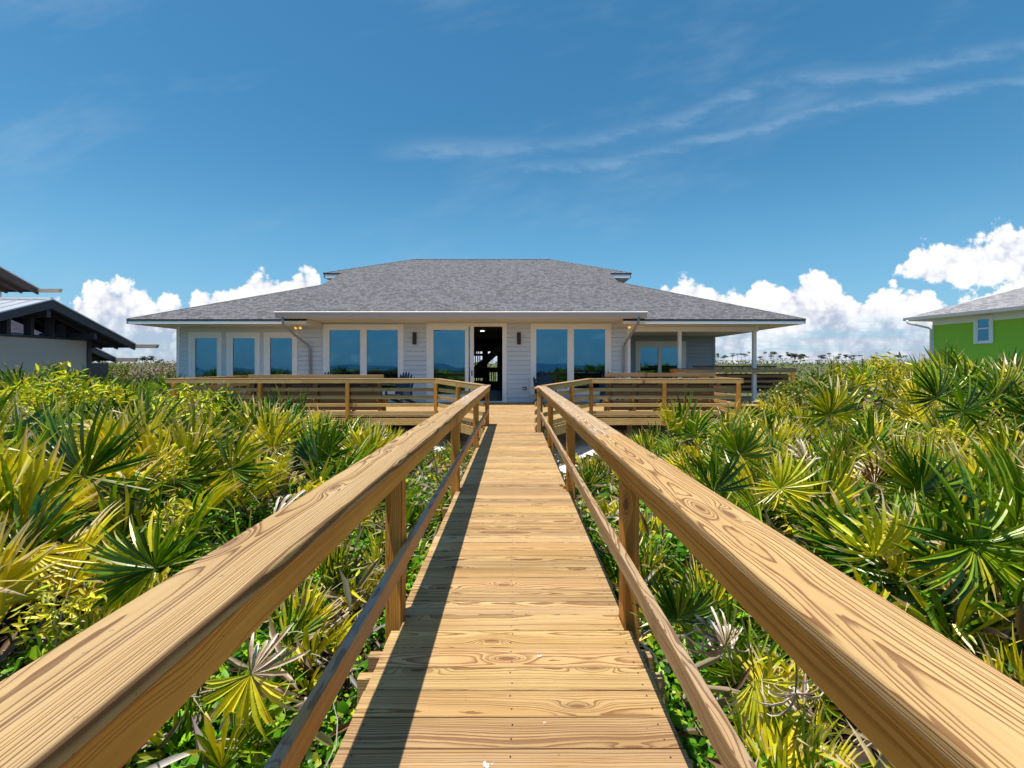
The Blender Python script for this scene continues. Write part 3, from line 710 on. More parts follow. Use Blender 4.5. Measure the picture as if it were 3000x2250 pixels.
# window openings on the front wall: (trim l, r, top, bottom), panes [(l, r, top, bottom)]
WIN = [((554, 650.7, 973.6, 1152), [(572.7, 637, 990.5, 1137)]), ((665, 762, 973.6, 1152), [(683, 747, 990.5, 1137)]), ((774, 872, 973.6, 1152), [(792, 857, 990.5, 1137)]),
       ((948.5, 1182.5, 950, 1155), [(966, 1056, 967, 1138), (1075, 1166, 967, 1138)]),
       ((1554.5, 1790, 948, 1155), [(1570.7, 1662, 964.6, 1138), (1681, 1772.5, 964.6, 1138)])]
DOOR = (1250, 1484.5, 947, 1178)
def siding_wall(name, y, x0, x1, z0, z1, holes, m, parent, face=-1):
    """real lap boards, cut round the openings"""
    mb = MB(); p = .173
    zs = {z0, z1}
    k0 = math.floor(z0 / p)
    for k in range(k0, int(z1 / p) + 2):
        if z0 < k * p < z1: zs.add(k * p)
    for h in holes:
        for z in (h[2], h[3]):
            if z0 < z < z1: zs.add(z)
    zs = sorted(zs)
    for a, b in zip(zs[:-1], zs[1:]):
        mid = (a + b) / 2; iv = [(x0, x1)]
        for h in holes:
            if h[2] < mid < h[3]:
                nv = []
                for c, d in iv:
                    if h[1] <= c or h[0] >= d: nv.append((c, d)); continue
                    if h[0] > c: nv.append((c, h[0]))
                    if h[1] < d: nv.append((h[1], d))
                iv = nv
        row = math.floor(mid / p) * p
        ya = y + face * .026 * (1 - (a - row) / p); yb = y + face * .026 * (1 - (b - row) / p)
        for c, d in iv:
            g_ = .016 if abs(b - row - p) < 1e-6 and b - a > .03 else 0.0
            if g_:
                bm = b - g_; ym = y + face * .026 * (g_ / p); yg = y - face * .018
                mb.poly([(c, ya, a), (d, ya, a), (d, ym, bm), (c, ym, bm)]); mb.poly([(c, ym, bm), (d, ym, bm), (d, yg, bm), (c, yg, bm)]); mb.poly([(c, yg, bm), (d, yg, bm), (d, yg, b), (c, yg, b)])
            else: mb.poly([(c, ya, a), (d, ya, a), (d, yb, b), (c, yb, b)])
            if abs(a - row) < 1e-6: mb.poly([(c, y - face * .018, a), (d, y - face * .018, a), (d, ya, a), (c, ya, a)])
    return mb.build(name, m, parent)
holes = [(XW(a) + .06, XW(b) - .06, ZW(d) + .05, ZW(c) - .05) for (a, b, c, d), _ in WIN] + [(XW(DOOR[0]) + .06, XW(DOOR[1]) - .06, -.02, ZW(DOOR[2]) - .05)]
siding_wall('front_wall', YW, -12.47, 4.36, -.95, 3.0, holes, M['siding'], hs_)
mb = MB(); mb.box(-12.47, -12.44, YW + .02, 26, -1, 2.9); mb.box(4.33, 4.36, YW + .02, 20.1, -.1, 2.9); mb.box(9.0, 9.03, 20.1, 26, -.1, 2.9); mb.build('side_wall', M['siding'], hs_)
mb = MB()
for px in (523, 1842): mb.box(XW(px) - .055, XW(px) + .055, YW - .035, YW + .06, -.1, 2.83)
mb.build('corner_board', M['trim'], hs_)
mb = MB(); mb.box(-12.4, 4.3, YW - .030, YW + .02, -.06, .0); mb.build('sill_strip', M['drip'], hs_)
mb = MB(); mb.box(-12.3, 9.0, YW + .03, YW + .2, -1.8, -.06); mb.build('foundation', M['conc'], hs_)

def frame_rect(mb, l, r, b, t, wd, y0, y1):
    mb.box(l, r, y0, y1, t - wd[2], t); mb.box(l, r, y0, y1, b, b + wd[3])
    mb.box(l, l + wd[0], y0, y1, b + wd[3], t - wd[2]); mb.box(r - wd[1], r, y0, y1, b + wd[3], t - wd[2])
for wi, ((a, b, c, d), panes) in enumerate(WIN):
    l, r, t_, bt = XW(a), XW(b), ZW(c), ZW(d)
    wn = empty('window', ((l + r) / 2, YW, (t_ + bt) / 2)); wn.parent = hs_; wn.matrix_parent_inverse = hs_.matrix_basis.inverted()
    # matrix_basis not evaluated yet: set inverse by hand
    wn.matrix_parent_inverse = Matrix.Translation(-Vector(hs_.location))
    mb = MB(); tw = .125
    frame_rect(mb, l, r, bt, t_, (tw, tw, tw, .15), YW - .045, YW + .01)
    pl, pr, pt, pb = XW(panes[0][0]), XW(panes[-1][1]), ZW(panes[0][2]), ZW(panes[0][3])
    frame_rect(mb, l + tw, r - tw, bt + .15, t_ - tw, (max(.02, pl - l - tw), max(.02, r - tw - pr), max(.02, t_ - tw - pt), max(.02, pb - bt - .15)), YW - .025, YW + .03)
    if len(panes) == 2: mb.box(XW(panes[0][1]), XW(panes[1][0]), YW - .03, YW + .03, pb, pt)
    mb.box(l - .02, r + .02, YW - .07, YW - .046, bt - .01, bt + .03)
    if wi in (0, 2): frame_rect(mb, pl - .035, pr + .035, pb - .02, pt + .035, (.035, .035, .035, .02), YW - .034, YW - .026)
    mb.build('frame', M['trim'], wn)
    for q in panes:
        mb = MB(); mb.box(XW(q[0]), XW(q[1]), YW + .006, YW + .012, ZW(q[3]), ZW(q[2])); mb.build('pane', M['glass'], wn)
# sliding door
def sub(name, loc, parent=hs_):
    e = empty(name, loc); e.parent = parent; e.matrix_parent_inverse = Matrix.Translation(-Vector(parent.location)); return e
dr = sub('sliding_door', (XW(1367), YW, 0))
mb = MB(); l, r, t_ = XW(1250), XW(1484.5), ZW(947)
mb.box(l, r, YW - .045, YW + .05, t_ - .125, t_); mb.box(l, l + .13, YW - .045, YW + .05, 0, t_ - .125); mb.box(r - .16, r, YW - .045, YW + .05, 0, t_ - .125)
mb.box(l, r + .02, YW - .09, YW + .1, .0, .035); mb.build('frame', M['trim'], dr)
mb = MB(); zt = t_ - .126; frame_rect(mb, l + .131, XW(1373), .036, zt, (.13, .135, .13, .25), YW - .02, YW + .02); mb.build('fixed_panel', M['trim'], dr)
mb = MB(); mb.box(XW(1271.5), XW(1362), YW - .004, YW + .002, .28, ZW(969)); mb.build('pane', M['glass'], dr)
mb = MB(); mb.box(XW(1377), XW(1388), YW + .025, YW + .06, .036, zt); mb.box(XW(1290), XW(1377), YW + .025, YW + .06, .036, .2); mb.build('moving_panel', M['trim'], dr)
mb = MB(); mb.box(XW(1290), XW(1377), YW + .04, YW + .046, .2, zt); mb.build('pane', M['glass'], dr)
mb = MB(); mb.box(XW(1381), XW(1384), YW + .0, YW + .024, .98, 1.18); mb.build('handle', M['bronze'], dr)
# sconces, outlet, flood lamps
for px0, px1 in ((1209, 1221), (1514.5, 1526)):
    mb = MB(); a, b = XW(px0), XW(px1)
    ring = [(a + (b - a) * (.5 + .5 * math.cos(k)), YW - .03 - .10 * math.sin(k)) for k in np.linspace(math.pi, 0, 9)]
    mb.grid([[(x, y, ZW(1009)) for x, y in ring], [(x, y, ZW(974)) for x, y in ring]]); 
    mb.poly([(x, y, ZW(974)) for x, y in ring]); mb.poly([(x, y, ZW(1009)) for x, y in ring][::-1])
    mb.box(a + .01, b - .01, YW - .03, YW - .002, ZW(1006), ZW(977)); mb.build('wall_sconce', M['bronze'], hs_)
ot = MB(); ot.box(XW(1531), XW(1542.6), YW - .035, YW - .014, ZW(1142), ZW(1133)); o1 = ot.build('power_outlet', M['black'], hs_)
mb = MB(); mb.box(XW(1533.5), XW(1536.3), YW - .040, YW - .036, ZW(1139), ZW(1136)); mb.box(XW(1537.3), XW(1540), YW - .040, YW - .036, ZW(1139), ZW(1136)); mb.build('socket', M['white'], o1)
def flood(px, py, parts, mirror):
    e = sub('flood_lamp', (XW(px), YW, ZW(py)))
    x, z = XW(px), ZW(py)
    mb = MB(); mb.tube([(x, YW - .02, z + .10), (x, YW - .06, z + .10)], .055, 12); mb.build('base', M['white'], e)
    for dx_, dz_, on in parts:
        mb = MB(); mb.tube([(x + dx_ * .2, YW - .06, z + .10), (x + dx_ * .7, YW - .12, z + .11), (x + dx_, YW - .16, z + dz_ + .06)], .013, 8); mb.build('arm', M['white'], e)
        mb = MB(); mb.tube([(x + dx_, YW - .15, z + dz_ + .07), (x + dx_ * 1.08, YW - .18, z + dz_ + .03), (x + dx_ * 1.15, YW - .21, z + dz_ - .005)], [.02, .045, .06], 14); mb.build('lamp_head', M['white'], e)
        mb = MB(); mb.tube([(x + dx_ * 1.16, YW - .215, z + dz_ - .007), (x + dx_ * 1.22, YW - .235, z + dz_ - .03)], [.055, .03], 14)
        mb.build('bulb', M['bulb'] if on else M['white'], e)
flood(885, 962, [(-.12, .0, True), (.03, .0, True)], 1)
flood(1843, 960, [(-.04, .0, True), (.09, .03, False)], 1)

# roofs
def roofpoly(mb, pts, front=True, axis='x'):
    """pts (x,y,z); wood coords slot carries (along course, up slope)"""
    k_ = math.sqrt(1 + .43 ** 2)
    wc = [((p[0], p[1] * k_, 0) if axis == 'x' else (p[1], p[0] * k_, 0)) for p in pts]
    mb.poly(pts, wc)
def zc(y): return 3.185 + .4395 * (y - 15.2)
mb = MB()
RL, RR = (-5.44, 24.0, 7.05), (1.98, 24.0, 7.05); ze = zc(20.9)
roofpoly(mb, [(-8.05, 15.2, zc(15.2)), (4.5, 15.2, zc(15.2)), (4.5, 20.9, ze), (-8.05, 20.9, ze)])
roofpoly(mb, [(-8.9, 20.9, ze), (-8.05, 20.9, ze), (4.5, 20.9, ze), (5.5, 20.9, ze), RR, RL])
roofpoly(mb, [(5.5, 20.9, ze), (5.5, 27.1, ze), RR], axis='y'); roofpoly(mb, [(-8.9, 27.1, ze), (-8.9, 20.9, ze), RL], axis='y')
roofpoly(mb, [(5.5, 27.1, ze), (-8.9, 27.1, ze), RL, RR]); mb.build('main_roof', M['shingle'], hs_)
def zl(y): return 2.975 + .43 * (y - 15.5)
mb = MB(); ye = 21.3
roofpoly(mb, [(-13.42, 15.5, zl(15.5)), (-7.1, 15.5, zl(15.5)), (-7.1, ye, zl(ye)), (-13.42 + 5.8, ye, zl(ye))])
roofpoly(mb, [(-13.42, 28, zl(15.5)), (-13.42, 15.5, zl(15.5)), (-7.62, ye, zl(ye)), (-7.62, 28, zl(ye))], axis='y')
mb.build('side_roof', M['shingle'], hs_)
mb = MB()
roofpoly(mb, [(3.8, 15.5, zl(15.5)), (10.12, 15.5, zl(15.5)), (4.32, ye, zl(ye)), (3.8, ye, zl(ye))])
roofpoly(mb, [(10.12, 15.5, zl(15.5)), (10.12, 28, zl(15.5)), (4.32, 28, zl(ye)), (4.32, ye, zl(ye))], axis='y')
mb.build('side_roof', M['shingle'], hs_)
mb = MB(); mb.tube([RL, RR], .04, 6)
for a, b in (((-8.9, 20.9, ze), RL), ((5.5, 20.9, ze), RR), ((-13.42, 15.5, zl(15.5)), (-7.62, ye, zl(ye))), ((10.12, 15.5, zl(15.5)), (4.32, ye, zl(ye)))):
    mb.tube([Vector(a) - Vector((0, 0, .02)), Vector(b) - Vector((0, 0, .02))], .045, 6)
mb.build('ridge_cap', M['shingle'], hs_)
# cheek walls under the catslide, upper storey walls
mb = MB()
mb.box(-8.5, 5.05, 21.35, 26.6, 4.6, ze - .12); mb.build('upper_wall', M['siding'], hs_)
mb = MB()
for x in (-7.98, 4.43): mb.poly([(x, 15.35, 3.0), (x, 15.35, zc(15.35) - .02), (x, 20.9, zc(20.9) - .02), (x, 20.9, 3.0)])
mb.build('cheek_wall', M['siding'], hs_)
# fascias, drip edges, soffits
def eave(name, pts, ztop, hb=.062, hf=.10, depth=.02):
    for i in range(len(pts) - 1):
        (x0, y0), (x1, y1) = pts[i], pts[i + 1]
        mb = MB()
        a, b = Vector((x0, y0, 0)), Vector((x1, y1, 0)); d = (b - a).normalized(); n = Vector((d.y, -d.x, 0))
        def slab(o0, o1, z0, z1):
            q = [a + n * o0, b + n * o0, b + n * o1, a + n * o1]
            for zz in ((z0, z1),):
                mb.poly([(*p.xy, z0) for p in q]); mb.poly([(*p.xy, z1) for p in q][::-1])
                for j in range(4): p, r_ = q[j], q[(j + 1) % 4]; mb.poly([(*p.xy, z0), (*r_.xy, z0), (*r_.xy, z1), (*p.xy, z1)])
        slab(.007, -.04, ztop - hb, ztop - .004); mb.build('drip_edge', M['drip'], hs_)
        mb = MB(); slab(0, -.03, ztop - hb - hf, ztop - hb - .001); mb.build('fascia', M['white'], hs_)
zt_ = zl(15.5)
eave('e', [(-13.42, 28), (-13.42, 15.5), (-7.19, 15.5)], zt_); eave('e', [(3.80, 15.5), (10.12, 15.5), (10.12, 28)], zt_)
eave('e', [(-8.88, 27), (-8.88, 20.92), (-8.07, 20.92)], ze, hf=.16); eave('e', [(4.52, 20.92), (5.48, 20.92), (5.48, 27)], ze, hf=.16)
mb = MB(); mb.box(-13.36, -7.2, 15.56, YW - .02, 2.822, 2.83); mb.box(-13.36, -12.48, YW - .02, 28, 2.822, 2.83)
mb.box(3.81, 10.06, 15.56, YW - .02, 2.822, 2.83); mb.box(9.04, 10.06, YW - .02, 28, 2.822, 2.83)
mb.box(-7.21, -7.19, 15.56, YW - .02, 2.83, 2.985); mb.box(3.79, 3.81, 15.56, YW - .02, 2.83, 2.985)
mb.box(-8.0, 4.45, 15.22, YW + .02, 2.99, 3.0); mb.box(-8.85, 5.45, 20.95, 21.4, ze - .2, ze - .19); mb.box(5.05, 5.45, 21.4, 27, ze - .2, ze - .19)
mb.build('soffit', M['soffit'], hs_)
# gutter
mb = MB(); x0, x1 = WX(804, 15.08), WX(1897, 15.08)
prof = [(15.2, 3.16), (15.2, 2.985), (15.145, 2.976), (15.120, 3.02), (15.098, 3.09), (15.086, 3.13), (15.084, 3.14), (15.082, 3.1485), (15.085, 3.168), (15.088, 3.15)]
mb.grid([[(x0, y, z) for y, z in prof], [(x1, y, z) for y, z in prof]])
for x in (x0, x1): mb.poly([(x, y, z) for y, z in prof[:7]])
mb.build('gutter', M['guttershade'], hs_)
mb = MB(); mb.tube([(x0, 15.062, 3.166), (x1, 15.062, 3.166)], .024, 12)
for k in range(9):
    x = x0 + .3 + k * (x1 - x0 - .6) / 8; mb.box(x - .02, x + .02, 15.07, 15.19, 3.1925, 3.200)
mb.build('gutter_rim', M['white'], hs_)
mb = MB(); mb.box(-8.05, 4.5, 15.195, 15.215, 3.0, 3.17); mb.build('fascia', M['white'], hs_)
mb = MB(); mb.box(-8.07, 4.52, 15.15, 15.20, 3.172, 3.215); mb.build('drip_edge', M['drip'], hs_)
# downspouts
for pts in ([(828, 15.13, 932), (829, 15.13, 948), (842, 15.3, 962), (868, 15.9, 985), (900, 16.55, 1010), (907, 16.6, 1022), (909, 16.6, 1177)],
            [(1871, 15.13, 930), (1870, 15.13, 946), (1862, 15.3, 960), (1845, 15.9, 985), (1831, 16.55, 1006), (1828, 16.6, 1016), (1826, 16.6, 1177)]):
    mb = MB(); mb.tube([P(a, c, b) for a, b, c in pts], .045, 10); mb.build('downspout', M['gutter'], hs_, True)
# porch on the right
YB = 20.1
PD = (1861, 2009, 1000, 1142)
def XB_(px): return WX(px, YB)
def ZB_(py): return WZ(py, YB)
siding_wall('porch_wall', YB, 4.36, 9.0, -.1, 2.8, [(XB_(1875), XB_(1996), .03, ZB_(1018))], M['siding_shade'], hs_)
pd = sub('porch_door', (XB_(1935), YB, 0))
mb = MB(); frame_rect(mb, XB_(1861), XB_(2009), .0, ZB_(1000), (XB_(1875) - XB_(1861), XB_(2009) - XB_(1996), ZB_(1000) - ZB_(1018), .12), YB - .05, YB - .018)
mb.box(XB_(1927), XB_(1937), YB - .048, YB + .0, .12, ZB_(1018)); mb.build('frame', M['trim'], pd)
for a, b in ((1875, 1927), (1937, 1996)):
    mb = MB(); mb.box(XB_(a), XB_(b), YB - .012, YB - .006, .12, ZB_(1018)); mb.build('pane', M['glass'], pd)
mb = MB(); mb.box(XB_(1868.6), XB_(1871), YB - .08, YB - .051, .95, 1.12); mb.build('handle', M['bronze'], pd)
mb = MB(); mb.box(4.36, 9.14, YW, YW + .14, 2.64, 2.82); mb.build('porch_beam', M['trim'], hs_)
mb = MB(); mb.box(9.0, 9.14, YW + .14, YB, 2.64, 2.82); mb.build('porch_beam', M['trim'], hs_)
mb = MB(); mb.box(4.37, 9.0, YW + .14, YB - .02, 2.70, 2.72); mb.build('porch_ceiling', M['soffit'], hs_)
for px in (1990.5, 2209.5):
    x = WX(px, 16.8); mb = MB(); mb.box(x - .06, x + .06, 16.74, 16.86, 0, 2.64); mb.box(x - .075, x + .075, 16.725, 16.875, 0, .12); mb.build('porch_column', M['trim'], hs_)
mb = MB(); mb.box(8.95, 9.05, YB - .04, YB + .05, -.1, 2.7); mb.build('corner_board', M['siding_shade'], hs_)
# interior
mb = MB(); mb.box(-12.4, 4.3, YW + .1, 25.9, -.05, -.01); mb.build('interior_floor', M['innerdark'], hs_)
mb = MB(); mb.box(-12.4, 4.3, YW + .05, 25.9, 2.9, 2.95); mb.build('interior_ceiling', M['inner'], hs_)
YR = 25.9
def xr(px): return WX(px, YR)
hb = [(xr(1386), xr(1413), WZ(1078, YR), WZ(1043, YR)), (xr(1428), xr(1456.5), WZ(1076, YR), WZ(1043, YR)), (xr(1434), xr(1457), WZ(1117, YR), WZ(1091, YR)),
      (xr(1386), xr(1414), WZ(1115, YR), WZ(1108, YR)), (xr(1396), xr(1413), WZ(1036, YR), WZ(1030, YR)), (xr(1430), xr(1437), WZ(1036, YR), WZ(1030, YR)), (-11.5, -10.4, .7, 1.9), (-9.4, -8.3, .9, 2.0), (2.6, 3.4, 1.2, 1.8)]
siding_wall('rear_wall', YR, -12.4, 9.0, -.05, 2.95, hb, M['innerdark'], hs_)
mb = MB()
for px in (1393, 1400, 1406): mb.box(xr(px) - .03, xr(px) + .03, YR - .1, YR - .05, .2, 2.4)
for px in (1440, 1446, 1451): mb.box(xr(px) - .025, xr(px) + .025, YR - .1, YR - .05, .2, 1.05)
mb.build('baluster', M['innerdark'], hs_)
stc = MB()
yS = 22.0
a, b = P(1385, 1090, yS), P(1474, 1010, yS)
stc.board(a, b, .04, .30, up=(0, 0, 1)); stc.board(a + Vector((0, .9, 0)), b + Vector((0, .9, 0)), .04, .30)
for i in range(9):
    p = a.lerp(b, i / 8); stc.box(p.x - .13, p.x + .13, yS + .03, yS + .87, p.z + .05, p.z + .09)
stc.build('staircase', M['innerdark'], hs_)
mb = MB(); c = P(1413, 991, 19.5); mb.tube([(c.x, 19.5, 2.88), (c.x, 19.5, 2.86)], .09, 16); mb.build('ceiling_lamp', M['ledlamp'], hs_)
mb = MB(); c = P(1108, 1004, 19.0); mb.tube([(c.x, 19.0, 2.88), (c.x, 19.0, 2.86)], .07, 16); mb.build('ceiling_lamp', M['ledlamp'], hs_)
# porch side railing of the deck (its shade put into darker timber colours)
pr = empty('porch_railing', (8.0, 16.6, 0), 0, 'weathered slat railing in shade-darkened timber with a bench top beside the right porch column', 'railing')
za = WZ(1079, 16.55)
mb = MB(); mb.board((WX(1963, 16.55), 16.55, za - .02), (WX(2333, 16.55), 16.55, za - .02), .16, .04, grey=.9); mb.build('cap_rail', M['dark'], pr)
mb = MB(); mb.board((WX(1966, 16.55), 16.5, za - .10), (WX(2331, 16.55), 16.5, za - .10), .038, .10, grey=.9); mb.build('top_board', M['slat'], pr)
for z, g, mt in ((.96, 0, 'rail'), (.76, .8, 'slat'), (.56, .9, 'slat'), (.36, .5, 'slat'), (.16, .4, 'slat')):
    mb = MB(); mb.board((WX(1990, 17.05), 17.05, z), (WX(2320, 17.05), 17.05, z), .038, .09, grey=g); mb.build('slat', M[mt], pr)
for px in (1975, 2322):
    mb = MB(); x = WX(px, 16.9); mb.board((x, 16.9, -.3), (x, 16.9, za - .15), .10, .10, up=(0, 1, 0)); mb.build('post', M['post'], pr)
mb = MB(); mb.box(WX(2040, 17.4), WX(2310, 17.4), 17.4, 17.44, .3, za - .22); mb.build('bench_back', M['dark'], pr)
mb = MB(); mb.board((WX(2030, 17.2), 17.2, za + .06), (WX(2275, 17.2), 17.2, za + .06), .04, .08, grey=.5); mb.build('back_board', M['dark'], pr)
# planter basket at the door
e = empty('basket', P(1962, 1092, 16.3) , 0, 'small brown woven basket on the railing end in front of the porch door', 'basket')
mb = MB(); c = P(1974, 1084, 16.3)
mb.tube([c + Vector((0, 0, -.10)), c + Vector((0, 0, .0)), c + Vector((0, 0, .02))], [.11, .155, .16], 14); mb.build('bowl', M['railside'], e)
#@@PART3
# ------------------------------------------------------------ neighbour on the left (dark low gables)
nb = empty('grey_house', (-19, 19, -1.5), 0, 'low grey house on the left with dark gable beams and pale metal roof', 'house')
def nbb(name, m, mb): return mb.build(name, m, nb)
def gable(c, yp, zp, sl, half, thick, eavex, mroof, mbeam, gx, glen):
    """gable facing +x: ridge along x at y=yp; plane x=-c"""
    yl, yr = yp - half, yp + half; zl_, zr = zp - sl * half, zp - sl * half
    mb = MB(); o = .03
    for ya, yb_ in ((yp, yr), (yp, yl)):
        mb.poly([(-c - o, ya, zp), (-c - o, yb_, zp - sl * half), (-c - 22, yb_, zp - sl * half), (-c - 22, ya, zp)], wc=[(ya, 0, 0), (yb_, 0, 0), (yb_, 22, 0), (ya, 22, 0)])
    nbb('roof', M['metalroof'], mb)
    mb = MB()
    for k in range(36):
        x = -c - .05 - k * .6
        for ya, yb_ in ((yp, yr), (yp, yl)):
            mb.board((x, ya, zp + .012), (x, yb_, zp - sl * half + .012), .03, .035, r=.003)
    nbb('roof_seams', M['metalroof'], mb)
    mb = MB(); mb.tube([(-c, yp, zp + .03), (-c - 22, yp, zp + .03)], .07, 6); nbb('ridge_cap', M['metalroof'], mb)
    for s in (-1, 1):
        mb = MB(); ye_ = yp + s * half; ze_ = zp - sl * half
        mb.poly([(-c, yp, zp), (-c, ye_, ze_), (-c, ye_, ze_ - thick * .75), (-c, yp, zp - thick)])
        mb.poly([(-c - .1, yp, zp), (-c - .1, ye_, ze_), (-c - .1, ye_, ze_ - thick * .75), (-c - .1, yp, zp - thick)])
        mb.poly([(-c, yp, zp - thick), (-c, ye_, ze_ - thick * .75), (-c - .1, ye_, ze_ - thick * .75), (-c - .1, yp, zp - thick)])
        nbb('rake_board', mbeam, mb)
        mb = MB(); mb.board((-c, yp, zp + .02), (-c, ye_, ze_ + .02), .09, .05); nbb('rake_flashing', M['metalroof'], mb)
        # underside boarding and rafters
        mb = MB(); mb.poly([(-c - .1, yp, zp - .06), (-c - .1, ye_, ze_ - .06), (-c - 22, ye_, ze_ - .06), (-c - 22, yp, zp - .06)]); nbb('roof_underside', mbeam, mb)
        for k in range(1, 5):
            mb = MB(); x = -c - .1 - .75 * k; mb.board((x, yp, zp - .16), (x, ye_, ze_ - .16), .08, .16); nbb('rafter', mbeam, mb)
        mb = MB(); mb.box(-c - 22, -c + .0, min(ye_, ye_ - .04 * s), max(ye_, ye_ - .04 * s), ze_ - .16, ze_); nbb('eave_board', M['darkbeam'], mb)
    mb = MB(); ye_ = yp + half; ze_ = zp - sl * half
    mb.box(-c, gx, ye_ - .06, ye_ + .10, ze_ - glen, ze_ + .0)
    mb.poly([(gx, ye_ - .06, ze_ - glen), (gx + .06, ye_ - .06, ze_), (gx + .06, ye_ + .1, ze_), (gx, ye_ + .1, ze_ - glen)])
    nbb('gutter_spout', M['beige'], mb)
gable(18.0, 17.43, 3.93, .405, 3.85, .34, 0, M['metalroof'], M['darkbeam'], -17.0, .17)
gable(24.0, 15.2, 8.35, .42, 7.4, .38, 0, M['metalroof'], M['brownbeam'], -22.95, .16)
gable(21.0, 20.6, 2.97, .40, 3.0, .32, 0, M['metalroof'], M['darkbeam'], -19.95, .19)
cx_ = -19.2; zt_w = 2.47
mb = MB(); mb.box(-40, cx_, 8.0, 20.1, -2.2, zt_w); nbb('wall', M['stucco_grey'], mb)
mb = MB(); mb.box(cx_ - .02, cx_ + .06, 8.0, 20.12, zt_w + .001, zt_w + .09); nbb('wall_cap', M['darkbeam'], mb)
mb = MB(); mb.box(cx_ - .14, cx_ + .05, 20.105, 20.3, -2.2, zt_w); nbb('corner_post', M['darkbeam'], mb)
def zr_(y): return 3.93 - .405 * abs(y - 17.43) - .1
ys_ = [13.6, 15.3, 16.2, 16.97, 17.8, 18.6, 19.08]
for a, b in zip(ys_[:-1], ys_[1:]):
    mb = MB(); pts = [(cx_ - .1, a + .07, zt_w + .09), (cx_ - .1, b - .07, zt_w + .09), (cx_ - .1, b - .07, max(zt_w + .1, zr_(b - .07)))]
    if a < 17.43 < b: pts.append((cx_ - .1, 17.43, zr_(17.43)))
    pts.append((cx_ - .1, a + .07, max(zt_w + .1, zr_(a + .07))))
    mb.poly(pts); nbb('clerestory_pane', M['glass2'], mb)
for y in ys_[1:]:
    if zr_(y) > zt_w + .15:
        mb = MB(); mb.box(cx_ - .12, cx_ + .04, y - .07, y + .07, zt_w + .09, zr_(y)); nbb('clerestory_post', M['darkbeam'], mb)
mb = MB(); mb.box(cx_ - .5, -18.12, 17.36, 17.5, 3.24, 3.56); nbb('ridge_beam', M['darkbeam'], mb)
mb = MB(); mb.box(cx_ - .5, -18.12, 19.3, 19.44, 2.50, 2.76); nbb('purlin', M['darkbeam'], mb)
mb = MB(); mb.box(-39, cx_ - .3, 13.7, 21.0, 2.5, 2.53); nbb('ceiling', M['darkbeam'], mb)
mb = MB(); mb.box(-40, -22.2, 20.15, 24.5, -2.2, 1.5); nbb('wall', M['darkbeam'], mb)
mb = MB(); mb.box(-40, -25.2, 10.0, 22.0, 2.5, 5.0); nbb('wall', M['stucco_grey'], mb)

# ------------------------------------------------------------ green house on the right
gh = empty('green_house', (30, 26, -2), 0, 'bright green stucco house on the right with grey hip roof and white gutter', 'house')
Y0 = 28.0; X0 = WX(2733, Y0); dv = Vector((.151, -.9885, 0)); nv = Vector((-.9885, -.151, 0))   # dv towards the camera, nv outwards
C0 = Vector((X0, Y0, 0))
def gp(t_, n_, z): q = C0 + dv * t_ + nv * n_; return (q.x, q.y, z)
zt_g = WZ(937, Y0)
def gbox(mb, t0, t1, n0, n1, z0, z1):
    c = [gp(t0, n0, z0), gp(t1, n0, z0), gp(t1, n1, z0), gp(t0, n1, z0), gp(t0, n0, z1), gp(t1, n0, z1), gp(t1, n1, z1), gp(t0, n1, z1)]
    for q in ((0, 3, 2, 1), (4, 5, 6, 7), (0, 1, 5, 4), (1, 2, 6, 5), (2, 3, 7, 6), (3, 0, 4, 7)): mb.poly([c[i] for i in q])
mb = MB(); gbox(mb, 0, 11, -10, 0, -2.5, zt_g - .35); mb.build('wall', M['stucco_green'], gh)
mb = MB(); gbox(mb, -.01, 11, -10, .02, zt_g - .348, zt_g); mb.build('frieze_board', M['white'], gh)
mb = MB(); gbox(mb, -.03, .05, -10, .03, -2.5, zt_g - .35); mb.build('corner_board', M['white'], gh)
eo = .9
mb = MB(); gbox(mb, -eo, 12, -11, eo, zt_g + .001, zt_g + .04); mb.build('soffit', M['soffit'], gh)
mb = MB(); gbox(mb, -eo - .02, 12, eo, eo + .1, zt_g - .0, zt_g + .19); gbox(mb, -eo - .1, -eo - .02, -11, eo + .1, zt_g, zt_g + .19); mb.build('gutter', M['gutter'], gh)
zg = zt_g + .2; hw = 6.4; mb = MB(); sl = .40
A_, B_, C2, D2 = gp(-eo, eo, zg), gp(-eo, eo - 2 * hw, zg), gp(-eo + hw, eo - hw, zg + sl * hw), gp(14, eo - hw, zg + sl * hw)
E2 = gp(14, eo, zg)
mb.poly([A_, E2, D2, C2], wc=[(0, 0, 0), (15.35, 0, 0), (15.35, hw * 1.08, 0), (hw, hw * 1.08, 0)])
mb.poly([B_, A_, C2], wc=[(0, 0, 0), (2 * hw, 0, 0), (hw, hw * 1.08, 0)])
mb.build('roof', M['shingle2'], gh)
